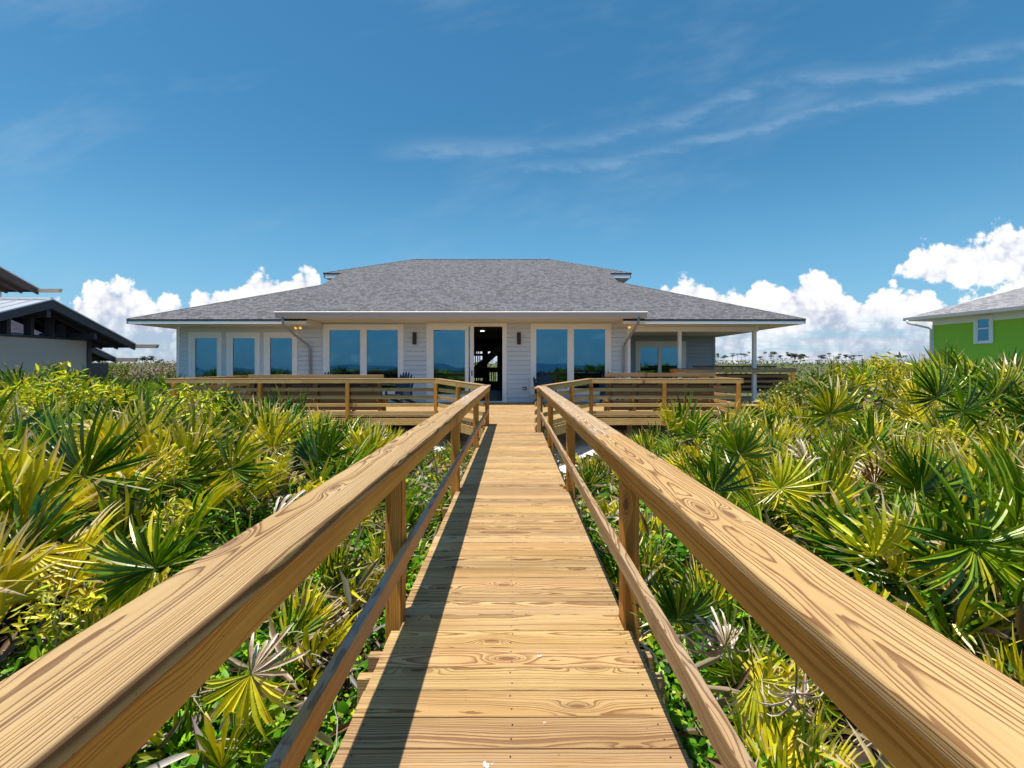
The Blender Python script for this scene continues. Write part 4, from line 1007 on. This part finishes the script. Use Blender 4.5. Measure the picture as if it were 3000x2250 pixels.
def gwin(t0, t1, z0, z1):
    wn = empty('window', gp((t0 + t1) / 2, 0, z0)); wn.parent = gh; wn.matrix_parent_inverse = Matrix.Translation(-Vector(gh.location))
    mb = MB(); tw = .16
    gbox(mb, t0, t0 + tw, .02, .07, z0, z1); gbox(mb, t1 - tw, t1, .02, .07, z0, z1); gbox(mb, t0 + tw, t1 - tw, .02, .07, z0, z0 + tw); gbox(mb, t0 + tw, t1 - tw, .02, .07, z1 - tw * 1.4, z1)
    zm = (z0 + z1) / 2 + .05; gbox(mb, t0 + tw, t1 - tw, .02, .055, zm - .04, zm + .04)
    gbox(mb, t0 + tw, t0 + tw + .05, .02, .05, z0 + tw, z1 - tw); gbox(mb, t1 - tw - .05, t1 - tw, .02, .05, z0 + tw, z1 - tw)
    mb.build('frame', M['white'], wn)
    for a, b in ((z0 + tw, zm - .04), (zm + .04, z1 - tw * 1.4)):
        mb = MB(); gbox(mb, t0 + tw + .05, t1 - tw - .05, .024, .03, a, b); mb.build('pane', M['glass'], wn)
gwin(2.22, 3.15, 2.62, 4.22); gwin(4.62, 6.1, 3.2, 4.1)
mb = MB(); mb.tube([gp(-.5, 1.3, zt_g), gp(-.5, 1.25, zt_g - .18), gp(-.1, .2, zt_g - .5), gp(-.05, .09, zt_g - .6), gp(-.05, .09, -2)], .06, 8); mb.build('downspout', M['white'], gh, True)
mb = MB(); gbox(mb, 3.1, 4.0, .02, .5, -.2, 1.02); gbox(mb, 3.05, 4.05, .0, .55, 1.021, 1.08)
mb.build('ac_box', M['gutter'], gh)

# ------------------------------------------------------------ saw palmettos
def frond_mesh(name, nb_, Rr, spread, droop, seed, petl, m, cup=.12, wmax=.0215, broken=.1, bend=.25, ragged=0.0, lv=.17):
    rn = random.Random(seed); V = []; Fc = []; WC = []; MI = []
    def add(p, c): V.append(p); WC.append(c); return len(V) - 1
    # petiole, slightly arched
    n = 5; rows = []
    for i in range(n + 1):
        f = i / n; y = petl * f; z = .06 * petl * math.sin(f * math.pi); r = .008 - .0035 * f
        rows.append([add((r * math.cos(k * 2.094), y, z + r * math.sin(k * 2.094)), (0, .5, 0)) for k in range(3)])
    for i in range(n):
        for k in range(3): Fc.append((rows[i][k], rows[i][(k + 1) % 3], rows[i + 1][(k + 1) % 3], rows[i + 1][k])); MI.append(1)
    S = [.02, .14, .30, .50, .68, .86, 1.0]
    cb, sb = math.cos(bend), math.sin(bend)
    for j in range(nb_):
        f = (j + .5) / nb_ - .5; th = f * spread * (1 + rn.uniform(-.015, .015)); L = Rr * (1 - .32 * abs(f * 2) ** 2.2) * rn.uniform(.88, 1.08)
        dth = spread / nb_; bl = rn.random(); brk = rn.random() < broken; bz = rn.uniform(.45, .75); bdir = rn.uniform(-.4, .4)
        if rn.random() < ragged: L *= rn.uniform(.4, .8)
        prev = None; swing = rn.uniform(-.10, .10); lift = rn.uniform(-lv, lv)
        x = y = z = 0.0; ps = 0.0; ang = th; el = cup + lift
        for si, s_ in enumerate(S):
            ds = (s_ - ps) * L; ps = s_
            x += math.sin(ang) * math.cos(el) * ds; y += math.cos(ang) * math.cos(el) * ds; z += math.sin(el) * ds
            el -= droop * (.3 + s_) * .33; ang += swing * .4
            if brk and s_ >= bz: el -= 1.0 + rn.uniform(0, .8); ang += bdir; brk = False
            wj = s_ * L * dth * .52; wt = wmax * (1 - max(0, (s_ - .35) / .65) ** 1.5)
            hw_ = min(wj, wt) if si < 6 else 0.0
            fold = hw_ * .85
            nx_, ny_ = math.cos(ang), -math.sin(ang)
            q = (s_, bl, 0)
            def tr(a, b, c):
                return (a, petl + b * cb - c * sb, b * sb + c * cb)
            if hw_ > 0:
                row = [add(tr(x - nx_ * hw_, y - ny_ * hw_, z + fold), q), add(tr(x, y, z), q), add(tr(x + nx_ * hw_, y + ny_ * hw_, z + fold), q)]
            else: row = [add(tr(x, y, z), q)]
            if prev:
                if len(row) == 3:
                    Fc.append((prev[0], prev[1], row[1], row[0])); Fc.append((prev[1], prev[2], row[2], row[1]))
                else: Fc.append((prev[0], prev[1], row[0])); Fc.append((prev[1], prev[2], row[0]))
                MI += [0, 0]
            prev = row
    me = bpy.data.meshes.new(name); me.from_pydata(V, [], Fc)
    a = me.attributes.new('wc', 'FLOAT_VECTOR', 'POINT'); a.data.foreach_set('vector', np.array(WC, dtype=np.float32).ravel())
    me.materials.append(m); me.materials.append(M['petiole']); me.polygons.foreach_set('material_index', MI); me.update()
    return me
G, O, Y_, D, RD = [], [], [], [], []
for i in range(6):
    G.append(frond_mesh('frond', random.choice([22, 24, 26]), random.uniform(.50, .60), R(random.uniform(170, 250)), random.uniform(.12, .5), 10 + i, random.uniform(.5, .75), M['palm_green'], cup=random.uniform(.05, .3), broken=.22, ragged=.12))
for i in range(5):
    O.append(frond_mesh('frond', random.choice([18, 20, 22]), random.uniform(.46, .58), R(random.uniform(110, 200)), random.uniform(.15, .6), 30 + i, random.uniform(.45, .7), M['palm_olive'], cup=random.uniform(.1, .4), broken=.32, ragged=.18))
for i in range(3):
    Y_.append(frond_mesh('frond', 18, random.uniform(.42, .52), R(random.uniform(120, 190)), random.uniform(.2, .6), 50 + i, random.uniform(.35, .6), M['palm_yellow'], cup=.25, wmax=.023, broken=.35))
for i in range(4):
    D.append(frond_mesh('dead_frond', 15, random.uniform(.36, .48), R(random.uniform(80, 190)), random.uniform(.7, 1.5), 70 + i, random.uniform(.25, .45), M['palm_dead'], cup=.1, wmax=.012, broken=.75, bend=-.3, lv=.45, ragged=.3))
G.append(frond_mesh('frond', 36, .62, R(265), .22, 99, .6, M['palm_green'], cup=.12, wmax=.0175, broken=.08, lv=.07))
G.append(frond_mesh('frond', 30, .60, R(220), .3, 98, .6, M['palm_green'], cup=.2, wmax=.019, broken=.1, lv=.1))
RD.append(frond_mesh('frond', 20, .5, R(150), .2, 90, .4, M['palm_red'], cup=.3, broken=.2))
def put_frond(me, plant, az, el, sc_=1.0, roll=0.0, name='frond'):
    o = bpy.data.objects.new(name, me); COL.objects.link(o); o.parent = plant
    # local +y of the frond points along (az, el)
    q = Matrix.Rotation(az - math.pi / 2, 3, 'Z') @ Matrix.Rotation(el, 3, 'X') @ Matrix.Rotation(roll, 3, 'Y')
    o.rotation_euler = q.to_euler(); o.scale = (sc_,) * 3
    return o
def palmetto(x, y, z, kind, n, label, group=None, size=1.0):
    size *= 1.08
    p = empty('saw_palmetto', (x, y, z), 0, label, 'palmetto', group)
    a0 = random.random() * 6.28
    for i in range(n):
        az = a0 + 2.4 * i + random.uniform(-.4, .4); el = R(random.uniform(28, 82))
        r_ = random.random()
        if kind == 'green': me = random.choice(G if r_ < .62 else (O if r_ < .92 else Y_))
        elif kind == 'olive': me = random.choice(O if r_ < .55 else (G if r_ < .72 else Y_))
        elif kind == 'yellow': me = random.choice(Y_ if r_ < .55 else O)
        else: me = random.choice(D)
        put_frond(me, p, az, el, size * random.uniform(.85, 1.12), random.uniform(-.35, .35))
    if random.random() < .75:
        for i in range(random.choice([1, 2, 3])): put_frond(random.choice(D), p, random.uniform(0, 6.28), R(random.uniform(0, 45)), size, random.uniform(-.3, .3), 'dead_frond')
    return p
def hero(px, py, Y, label, fr, group=None):
    """fr: list of (mesh, screen direction deg (0 right, 90 up), lean away deg, scale); px,py is where the fan centres"""
    c = P(px, py, Y)
    base = empty('saw_palmetto', (c.x, c.y, c.z - .45), 0, label, 'palmetto', group)
    for me, ang, lean, s in fr:
        pl = me.vertices and max(v.co.y for v in me.vertices)  # not used for placing
        d = Vector((math.cos(R(ang)) * math.cos(R(lean)), math.sin(R(lean)), math.sin(R(ang)) * math.cos(R(lean))))
        nrm = Vector((0, -1, .35)); nrm = (nrm - d * nrm.dot(d)).normalized(); xax = d.cross(nrm)
        mtx = Matrix((xax, d, nrm)).transposed()
        o = bpy.data.objects.new('dead_frond' if me in D else 'frond', me); COL.objects.link(o); o.parent = base
        o.rotation_euler = mtx.to_euler(); o.scale = (s,) * 3
        petl = PETL[me.name]
        fan = Vector((0, 0, .45)); o.location = fan - d * petl * s
    return base
PETL = {}
for lst in (G, O, Y_, D, RD):
    for me in lst: PETL[me.name] = me.vertices[15].co.y
hero(250, 1395, 3.3, 'large dark green palmetto fan left of the left handrail, widest fan in the left thicket', [(G[6], 92, 12, 1.02), (O[2], 170, 5, .8)])
hero(575, 1330, 4.6, 'upright green and yellow palmetto left of the handrail with a stiff central fan', [(O[1], 80, 15, 1.15), (O[2], 20, 10, .95), (Y_[0], 115, 25, .8)])
hero(680, 1375, 4.2, 'palmetto with long yellowing blades pointing right toward the left deck post', [(O[0], 35, 8, 1.1), (O[3], 285, 20, .8)])
hero(85, 1620, 2.6, 'dark palmetto fan at the left picture edge above the near handrail', [(G[2], 140, 20, .85), (O[2], 330, 10, .7)])
hero(455, 1665, 2.5, 'low palmetto with yellow-green blades lying flat beside the near left handrail', [(O[4], 195, 10, .85), (G[3], 120, 10, .65)])
hero(1085, 1345, 6.6, 'tall spiky upright palmetto standing just left of the boardwalk before the deck', [(O[1], 88, 8, 1.3), (G[1], 60, 12, 1.1), (Y_[1], 110, 12, 1.25), (Y_[2], 75, 16, 1.2)])
hero(975, 1335, 7.6, 'reddish-brown dying palmetto fan under the left front edge of the deck', [(RD[0], 120, 12, 1.15)])
hero(735, 1975, 1.55, 'wilting yellow fan with white dead tips hanging under the left handrail', [(frond_mesh('frond', 16, .40, R(150), 1.3, 201, .2, M['palm_yellow'], cup=.3, wmax=.015, broken=.5), 268, -15, .72)] if False else [(Y_[0], 265, 8, .55), (D[0], 20, 12, .6)])
hero(800, 1520, 2.6, 'grey dead fan bent behind the left handrail', [(D[1], 30, 10, .9)])
hero(2165, 1335, 4.4, 'green palmetto with narrow fans right of the right handrail', [(O[0], 75, 15, .8), (G[4], 100, 10, .8), (O[4], 340, 10, .7)])
hero(2090, 1440, 3.6, 'dark green palmetto close behind the right handrail with blades rising left', [(G[1], 100, 12, .8)])
hero(2430, 1215, 5.4, 'olive palmetto with long pointed blades in front of the far scrub on the right', [(O[1], 85, 12, 1.1), (Y_[1], 60, 15, 1.0), (O[3], 120, 12, 1.0)])
hero(2560, 1420, 3.8, 'dead palmetto with curled purple-grey blades in the middle of the right thicket', [(D[2], 30, 10, 1.0), (RD[0], 75, 10, .6)])
hero(2745, 1165, 6.2, 'dark green palmetto fans standing against the wall of the green house', [(G[6], 100, 12, .95), (G[5], 50, 15, 1.0)])
hero(2915, 1165, 5.6, 'tall green palmetto below the green house window at the right picture edge', [(G[2], 90, 15, 1.0), (O[2], 60, 10, 1.0)])
hero(2820, 1205, 5.2, 'very dark palmetto fan in front of the green house corner', [(G[4], 80, 10, .9)])
hero(2930, 1350, 4.4, 'broad yellow palmetto fan near the right picture edge', [(O[0], 95, 10, 1.0), (Y_[0], 70, 12, .9)])
hero(2560, 1630, 2.9, 'bright yellow palmetto fan with brown tips right of the right handrail', [(Y_[2], 95, 8, 1.0)])
hero(2690, 1440, 3.6, 'olive palmetto with upright blades beside the curled dead fan', [(O[4], 100, 12, .9), (G[3], 60, 8, .8)])
hero(2855, 1600, 2.6, 'big green palmetto with long blades spreading left at the right picture edge', [(G[7], 150, 10, .95), (G[1], 20, 10, .8), (O[1], 280, 12, .7)])
hero(2285, 1430, 3.7, 'small yellow palmetto fan opening right behind the right handrail', [(Y_[1], 25, 8, .8), (O[2], 210, 10, .5)])
hero(2355, 1350, 4.0, 'pinkish-grey dead fan curling upward in the right thicket', [(D[3], 70, 10, .8)])
hero(1985, 1815, 2.0, 'small fresh green palmetto under the right handrail near the mid rail', [(G[3], 92, 15, .46), (G[0], 60, 15, .36)])
hero(2125, 1890, 1.75, 'bleached dead fan with drooping blades under the right handrail', [(D[0], 260, 10, .6), (D[1], 100, 10, .5)])
hero(2330, 2030, 1.6, 'white dead fan hanging like a claw in the lower right gap under the handrail', [(D[2], 275, 5, .62)])
hero(2210, 1990, 1.7, 'yellow drooping fan beside the bleached dead fans under the right handrail', [(Y_[0], 285, 8, .5)])

# scattered thicket
LB = {('L', 'green'): 'mostly green saw palmetto in the thicket left of the boardwalk', ('L', 'olive'): 'olive and yellow-green saw palmetto in the thicket left of the boardwalk', ('L', 'yellow'): 'yellowing saw palmetto in the thicket left of the boardwalk',
      ('R', 'green'): 'mostly green saw palmetto in the thicket right of the boardwalk', ('R', 'olive'): 'olive and brown-tipped saw palmetto in the thicket right of the boardwalk', ('R', 'yellow'): 'yellowing saw palmetto in the thicket right of the boardwalk'}
spots_p = []
def ok(x, y):
    if abs(x) < 1.25 and y < 12: return False
    if -10.2 < x < 12 and y > 11.3 and y < 40: return False
    if x > .5 and x < 2.4 and y > 10.0: return False
    if -3.0 < x < -.9 and 6.2 < y < 9: return False
    return True
tries = 0; rp = random.Random(5)
while len(spots_p) < 280 and tries < 30000:
    tries += 1
    r_ = 1.6 + 17 * rp.random() ** .8; a = R(rp.uniform(-58, 58)); x = r_ * math.sin(a) * 1.25; y = r_ * math.cos(a)
    if not ok(x, y) or abs(x) > 17.5: continue
    if x < -14 and y > 13: continue
    dm = .46 + .033 * r_
    if abs(x) < 2.6 and y < 5: 
        if rp.random() < .93: continue
    if any((x - q[0]) ** 2 + (y - q[1]) ** 2 < dm * dm for q in spots_p): continue
    spots_p.append((x, y))
for (x, y) in spots_p:
    side = 'L' if x < 0 else 'R'; r_ = random.random()
    kd_ = 'green' if r_ < (.42 if side == 'L' else .30) else ('olive' if r_ < .80 else 'yellow')
    d = math.hypot(x, y); size = .72 if abs(x) < 2.6 else random.uniform(.8, 1.12)
    nearw = max(0, 1 - (abs(x) - 1.2) / 1.6)
    palmetto(x, y, float(canopy(x, y)) - .5 - .12 * nearw, kd_, (12 if d < 8 else 8), LB[(side, kd_)], 'palmettos ' + ('left' if side == 'L' else 'right') + ' of the boardwalk, ' + kd_, size)
# palmettos behind the camera (mirrored in the windows)
for i in range(26):
    x = random.choice([-1, 1]) * random.uniform(1.7, 12); y = -random.uniform(1.0, 12)
    palmetto(x, y, float(canopy(x, y)) - .35, 'green', 7, 'green saw palmetto on the seaward dune behind the viewpoint', 'palmettos on the seaward dune', 1.0)

# ------------------------------------------------------------ vines and low leaves between the palmettos
PALV = [(5, (.05, .17, .008)), (4, (.11, .28, .010)), (2.8, (.30, .44, .015)), (1.2, (.62, .60, .03)), (.7, (.46, .34, .04)), (.8, (.03, .08, .012)), (.25, (.45, .36, .28))]
PALN = [(5, (.08, .28, .010)), (4, (.17, .46, .014)), (2.4, (.30, .54, .016)), (.5, (.45, .48, .03)), (.3, (.5, .42, .34)), (1, (.02, .07, .01))]
PALY = [(3, (.80, .76, .025)), (3, (.54, .62, .02)), (2, (.2, .33, .02)), (.6, (.6, .42, .05))]
def vine_field(name, side, n, label):
    r_ = np.exp(RNG.uniform(np.log(1.05), np.log(19), n)); a = RNG.uniform(0, R(66), n)
    x = side * r_ * np.sin(a) * 1.15; y = r_ * np.cos(a)
    extra = RNG.uniform(0, 1, n) < .12; y = np.where(extra, RNG.uniform(-6, 2, n), y); x = np.where(extra, side * RNG.uniform(.7, 6, n), x)
    dens = vnoise(x, y, 1.7, 4) * .6 + vnoise(x, y, 5.0, 5) * .4
    dens = dens - .10 * ((np.abs(x) < 3.0) & (y < 6))
    keep = (np.abs(x) > .66) & ~((y > 11.4) & (x > -9.9) & (x < 12)) & (dens > .34) & ~((y > 10.3) & (x > .4) & (x < 3.0)) & (np.abs(x) < 18) & ~((x < -17.5) & (y > 12)) & ~((y > 13.5) & (x < -9.9) & (x > -12.9))
    x, y, r2 = x[keep], y[keep], r_[keep]; n = len(x)
    dep = RNG.exponential(.16, n); up = vnoise(x, y, 3.1, 8) * .16
    z = canopy(x, y) - .13 + up - np.minimum(dep, .5)
    near = np.clip(np.abs(x) - .66, 0, 1); z = z - .1 * (1 - near)
    size = (.032 + .0050 * np.clip(r2, 1, 14)) * RNG.uniform(.45, 1.3, n) * (1 + .7 * (RNG.uniform(0, 1, n) < .12))
    cols = pal(n, PALV); yel = vnoise(x, y, .8, 11) + .25 * RNG.uniform(-1, 1, n) > (.83 if side < 0 else .85)
    cols[yel] = pal(int(yel.sum()), PALY)
    nw = (np.abs(x) < 3.2) & (y < 6) & (RNG.uniform(0, 1, n) < .8); cols[nw] = pal(int(nw.sum()), PALN)
    o = leaves(name, np.stack([x, y, z], 1), size, cols, M['leaf'], tilt=.75)
    tag(o, label, 'vines', kind='stuff')
vine_field('ground_vines', -1, 150000, 'tangled green grapevine and low leaves filling the thicket left of the boardwalk')
vine_field('ground_vines', 1, 150000, 'tangled green grapevine and low leaves filling the thicket right of the boardwalk')
# dry litter: fallen strips and stems
def litter(n):
    x = RNG.uniform(-9, 9, n); y = RNG.uniform(.4, 10.5, n); keep = (np.abs(x) > .68) & ~((y > 10) & (x > .3) & (x < 3.2)); x, y = x[keep], y[keep]; n = len(x)
    z = canopy(x, y) - RNG.uniform(0, .35, n)
    st = LANCE.copy(); st[:, 1] *= 1.0; st[:, 0] *= .45
    o = leaves('dry_litter', np.stack([x, y, z], 1), RNG.uniform(.12, .38, n), pal(n, [(3, (.40, .31, .22)), (2, (.22, .13, .08)), (1.5, (.55, .50, .46))]), M['leaf'], tilt=1.6, shape=st)
    tag(o, 'dry brown and white leaf strips lying among the vines', 'leaf litter', kind='stuff')
litter(15000)
mb = MB(); rs = random.Random(11)
for k in range(900):
    x = rs.choice([-1, 1]) * rs.uniform(.75, 5.5); y = rs.uniform(.8, 8.5); z = float(canopy(x, y)) - rs.uniform(.0, .25); a = rs.random() * 6.28; L = rs.uniform(.1, .32)
    pts = [Vector((x, y, z))]
    for j in range(4):
        a += rs.uniform(-.6, .6); pts.append(pts[-1] + Vector((math.cos(a) * L * .5, math.sin(a) * L * .5, rs.uniform(-.05, .07))))
    if min(abs(p.x) for p in pts) < .68: continue
    mb.tube(pts, [.0035, .003, .003, .0025, .0015], 4, False)
tag(mb.build('vine_stems', M['twig']), 'thin brown vine runners winding through the leaves beside the boardwalk', 'vine stems', kind='stuff')
# a sprig growing over the boardwalk edge
def sprig(x, y, z, r_, n, pal_, label, cat, name, shape=LEAF, size=.05, stem=None, group=None, hh=None):
    e = empty(name, (x, y, z), 0, label, cat, group)
    hh = hh or r_
    if stem:
        mb = MB()
        for k in range(stem):
            a = random.random() * 6.28; q = random.random() * r_ * .8
            mb.tube([(x, y, z), (x + math.cos(a) * q * .4, y + math.sin(a) * q * .4, z + hh * .5), (x + math.cos(a) * q, y + math.sin(a) * q, z + hh * random.uniform(.7, 1.0))], [.012 * r_ * 2, .008 * r_ * 2, .003 * r_ * 2], 5)
        mb.build('stem', M['twig'], e)
    C = RNG.normal(size=(n, 3)); C /= np.linalg.norm(C, axis=1)[:, None]; C *= (RNG.uniform(.25, 1, (n, 1)) ** .6) * (1 + .35 * np.sin(C[:, 0:1] * 9 + 1) * np.cos(C[:, 1:2] * 8))
    C = C * np.array([r_, r_, hh * .5]) + np.array([0, 0, hh * .55])
    o = leaves('foliage', C, RNG.uniform(.6, 1.3, n) * size, pal(n, pal_), M['leaf'], None, .9, shape); o.parent = e
    return e
sprig(.63, 4.95, -.08, .11, 45, [(1, (.30, .30, .04)), (1, (.10, .22, .02))], 'small yellow-green vine sprig creeping over the right edge of the boardwalk', 'plant', 'vine_sprig', size=.045)
for (px, py, Y, r_, h_, lb) in ((180, 1140, 5.6, .34, .72, 'tall bright yellow flowering shrub in front of the grey house wall at the left'), (60, 1190, 5.0, .35, .5, 'low yellow-green shrub at the left picture edge beside the tall yellow one'),
                                (300, 1160, 6.4, .4, .35, 'yellowish leafy shrub right of the tall yellow one below the grey house corner'), (560, 1180, 5.8, .5, .5, 'lime-green leafy shrub in front of the left end of the deck railing'),
                                (690, 1420, 3.6, .0, .0, '')):
    if r_: c = P(px, py, Y); sprig(c.x, c.y, c.z - h_ * .6, r_, 420, PALY, lb, 'shrub', 'flowering_shrub', LANCE, .10, 6, None, h_)
for (px, py, Y, lb) in ((500, 1545, 3.0, 'small clump of yellow flowers among the vines left of the handrail'), (510, 1385, 3.9, 'yellow blossom cluster right of the large dark green fan'), (2780, 1300, 4.4, 'yellow goldenrod spray in the right thicket'), (2600, 1130, 7.5, 'round yellow-green bush in front of the far scrub on the right'), (160, 1830, 2.0, 'bright yellow leafy shoots beside the near left handrail')):
    c = P(px, py, Y); big_ = 2.0 if px == 2600 else 1.0
    sprig(c.x, c.y, c.z - .1, .14 * big_, int(160 * big_), [(3, (.72, .62, .03)), (2, (.42, .46, .03))], lb, 'flowers' if big_ < 2 else 'bush', 'flower_cluster' if big_ < 2 else 'bush', LANCE, .05 * big_, 4, None, .3 * big_)
for (px, py, Y, r_, h_, lb) in ((2390, 1120, 11, .9, 1.3, 'dense round green bush behind the right palmettos near the utility pole'), (2330, 1130, 13, .8, 1.0, 'lower green bush left of the dense round one'), (2540, 1080, 12, .7, 1.2, 'airy light green bush rising above the right thicket')):
    c = P(px, py, Y); sprig(c.x, c.y, c.z - h_ * .95, r_, 3800, [(4, (.10, .17, .02)), (3, (.22, .26, .03)), (2, (.42, .36, .03))], lb, 'bush', 'bush', LEAF, .055, 5, None, h_)

# bare branches at the left
for (px, py, Y, lb) in ((60, 1215, 4.4, 'bare pale dead twigs sticking up at the left picture edge'), (110, 1200, 5.5, 'bare grey dead twigs beside the tall yellow shrub')):
    c = P(px, py, Y); mb = MB()
    for k in range(9):
        a = Vector((c.x + random.uniform(-.1, .1), c.y, c.z - .3)); p1 = a + Vector((random.uniform(-.3, .3), random.uniform(-.2, .2), random.uniform(.3, .55))); mid = a.lerp(p1, .5) + Vector((random.uniform(-.06, .06), 0, .02))
        mb.tube([a, mid, p1], [.008, .006, .002], 4); q = mid + Vector((random.uniform(-.2, .2), 0, random.uniform(.1, .25))); mb.tube([mid, q], [.005, .002], 4)
    tag(mb.build('dead_twigs', M['twig']), lb, 'twigs')

# ------------------------------------------------------------ scrub behind the houses
def scrub(name, n, y0, y1, label, pal_, hfun, amin, amax, lf):
    Yd = np.exp(RNG.uniform(np.log(y0), np.log(y1), n)); ta = RNG.uniform(amin, amax, n); x = ta * Yd
    g = land(x, Yd)
    bump = (vnoise(x / Yd * 60, np.log(Yd) * 22, 1.0, 21) ** 1.3) * (.006 + .006 * sstep((Yd - 150) / 200)) * Yd + vnoise(x, Yd, .23, 22) * .7
    z = g + hfun(Yd) + bump - RNG.exponential(.010, n) * Yd
    keep = z > g; x, Yd, z = x[keep], Yd[keep], z[keep]; n = len(x)
    cc = pal(n, pal_); tone = vnoise(x / Yd * 40, np.log(Yd) * 16, 1.0, 23)[:, None]
    cc = cc * (.7 + .6 * tone); gm = (vnoise(x / Yd * 18, np.log(Yd) * 12, 1.0, 27) > .62) & (RNG.uniform(0, 1, n) < .7)
    cc[gm] = pal(int(gm.sum()), [(2, (.24, .20, .12)), (1, (.30, .27, .22)), (1, (.15, .15, .05))])
    o = leaves(name, np.stack([x, Yd, z], 1), lf * Yd * RNG.uniform(.5, 1.4, n), cc, M['farleaf'], tilt=.8)
    tag(o, label, 'scrub', kind='stuff')
PS = [(4, (.13, .155, .035)), (3, (.20, .20, .05)), (2, (.07, .10, .03)), (1, (.30, .25, .11))]
scrub('coastal_scrub', 90000, 26, 420, 'low olive coastal scrub stretching to the horizon behind the houses', PS, lambda Y: .3 + 0 * Y, -1.3, 1.3, .0032)
# grey bare scrub patch between the two houses on the left
mb = MB(); rs = random.Random(3)
for k in range(900):
    Yd = rs.uniform(24, 40); px = rs.uniform(255, 540); x = WX(px, Yd); z = WZ(rs.uniform(1088, 1150), Yd) - .6
    p = Vector((x, Yd, z)); a = Vector((rs.uniform(-.7, 1.0), rs.uniform(-.4, .4), rs.uniform(.4, 1.0)))
    q = p + a * .5; r_ = q + (a + Vector((rs.uniform(-.8, .8), 0, rs.uniform(-.3, .4)))) * .5
    mb.tube([p, q, r_], [.022, .014, .006], 4, False)
tag(mb.build('bare_branches', M['twig']), 'grey bare wind-pruned branches between the grey house and the beach house', 'branches', kind='stuff')
mb = None
n = 22000; Yd = RNG.uniform(25, 44, n); pxs = RNG.uniform(235, 560, n); x = (pxs - CX) * Yd / F
top_ = 1072 - 4 * np.sin(pxs * .03) - 12 * vnoise(pxs / 30, Yd / 4, 1, 31); z = H - (top_ + RNG.exponential(16, n) + (44 - Yd) * 1.2 - CY) * Yd / F
grey = (pxs > 380) & (RNG.uniform(0, 1, n) < .8); cc = pal(n, PS) * 1.15; cc[grey] = pal(int(grey.sum()), [(2, (.36, .31, .26)), (1, (.26, .23, .15))])
tag(leaves('coastal_scrub', np.stack([x, Yd, z], 1), RNG.uniform(.06, .16, n), cc, M['farleaf'], tilt=.8), 'olive and grey scrub mound between the grey house and the beach house', 'scrub', kind='stuff')

# far flat-topped pines
def pine(px, pt, Y, wpx, pb=1052):
    e = empty('pine_tree', (WX(px, Y), Y, WZ(pb, Y) - 2), 0)
    x = WX(px, Y); zt = WZ(pt, Y); z0 = WZ(pb, Y) - 2; wd = wpx * Y / F
    mb = MB(); lean = random.uniform(-.12, .12) * wd; top = Vector((x + lean, Y, zt - .15 * wd))
    mb.tube([(x, Y, z0), (x + lean * .4, Y, (z0 + zt) / 2), top], [.035 * wd, .025 * wd, .012 * wd], 5)
    C = []
    for k in range(random.randint(4, 10)):
        a = random.random() * 6.28; q = random.uniform(.1, .5) * wd; hgt = -abs(random.gauss(0, .34)) * wd
        c = Vector((x + lean + math.cos(a) * q, Y + math.sin(a) * q, zt + hgt - .05 * wd)); mb.tube([top - Vector((0, 0, .35 * wd * random.random() + .05 * wd)), c], [.012 * wd, .006 * wd], 4)
        for _ in range(60): C.append((c.x + random.gauss(0, .17) * wd, c.y + random.gauss(0, .17) * wd, c.z + random.gauss(0, .05) * wd))
    mb.build('trunk', M['bark'], e)
    o = leaves('crown', np.array(C), RNG.uniform(.06, .15, len(C)) * wd, pal(len(C), [(2, (.10, .13, .11)), (1, (.14, .16, .12))]), M['farleaf'], None, .5)  # greyed, lightened foliage colours stand in for distance haze
    o.parent = e; o.matrix_parent_inverse = Matrix.Translation(-Vector(e.location)); tag(e, 'flat-topped dark pine tree standing on the far horizon above the scrub', 'tree', 'far pine trees on the horizon')
    return e
for px, pt, w_ in ((2103, 1033, 13), (2121, 1040, 10), (2143, 1033, 10), (2157, 1036, 8), (2168, 1032, 11), (2183, 1035, 12), (2197, 1031, 10), (2243, 1029, 12), (2268, 1032, 15), (2287, 1036, 10), (2303, 1033, 9), (2329, 1033, 19), (2318, 1036, 11),
                   (2358, 1034, 14), (2349, 1042, 10), (2403, 1034, 13), (2433, 1034, 12), (2448, 1040, 9), (2461, 1036, 10), (2482, 1037, 12), (2500, 1038, 12), (2522, 1038, 9), (2628, 1040, 12), (2650, 1041, 10), (2225, 1043, 10), (2255, 1041, 10)):
    pine(px + random.uniform(-5, 5), pt + random.uniform(-2, 5), random.uniform(340, 460), w_ * random.uniform(.9, 1.6))
for px, pt, w_ in ((418, 1043, 14), (430, 1042, 16), (443, 1043, 14)): pine(px, pt, 300, w_ * 1.3, 1054)
# utility pole and wire
up_ = empty('utility_pole', P(2402, 1100, 70), 0, 'thin pale utility pole with a sagging wire in the scrub at the right', 'pole')
mb = MB(); a = P(2401, 1052, 70); b = P(2402, 1120, 70); mb.tube([b, a], [.14, .11], 8); mb.box(a.x - .5, a.x + .5, 69.9, 70.05, a.z - .25, a.z - .12); mb.build('pole', M['twig'], up_)
mb = MB(); mb.tube([P(2401, 1054, 69.8), P(2280, 1054.5, 74), P(2160, 1056, 78), P(2090, 1055, 82), P(1900, 1054, 88)], .05, 4); mb.tube([P(2401, 1054, 69.8), P(2500, 1056, 69), P(2620, 1053, 68)], .05, 4); mb.build('wire', M['twig'], up_)
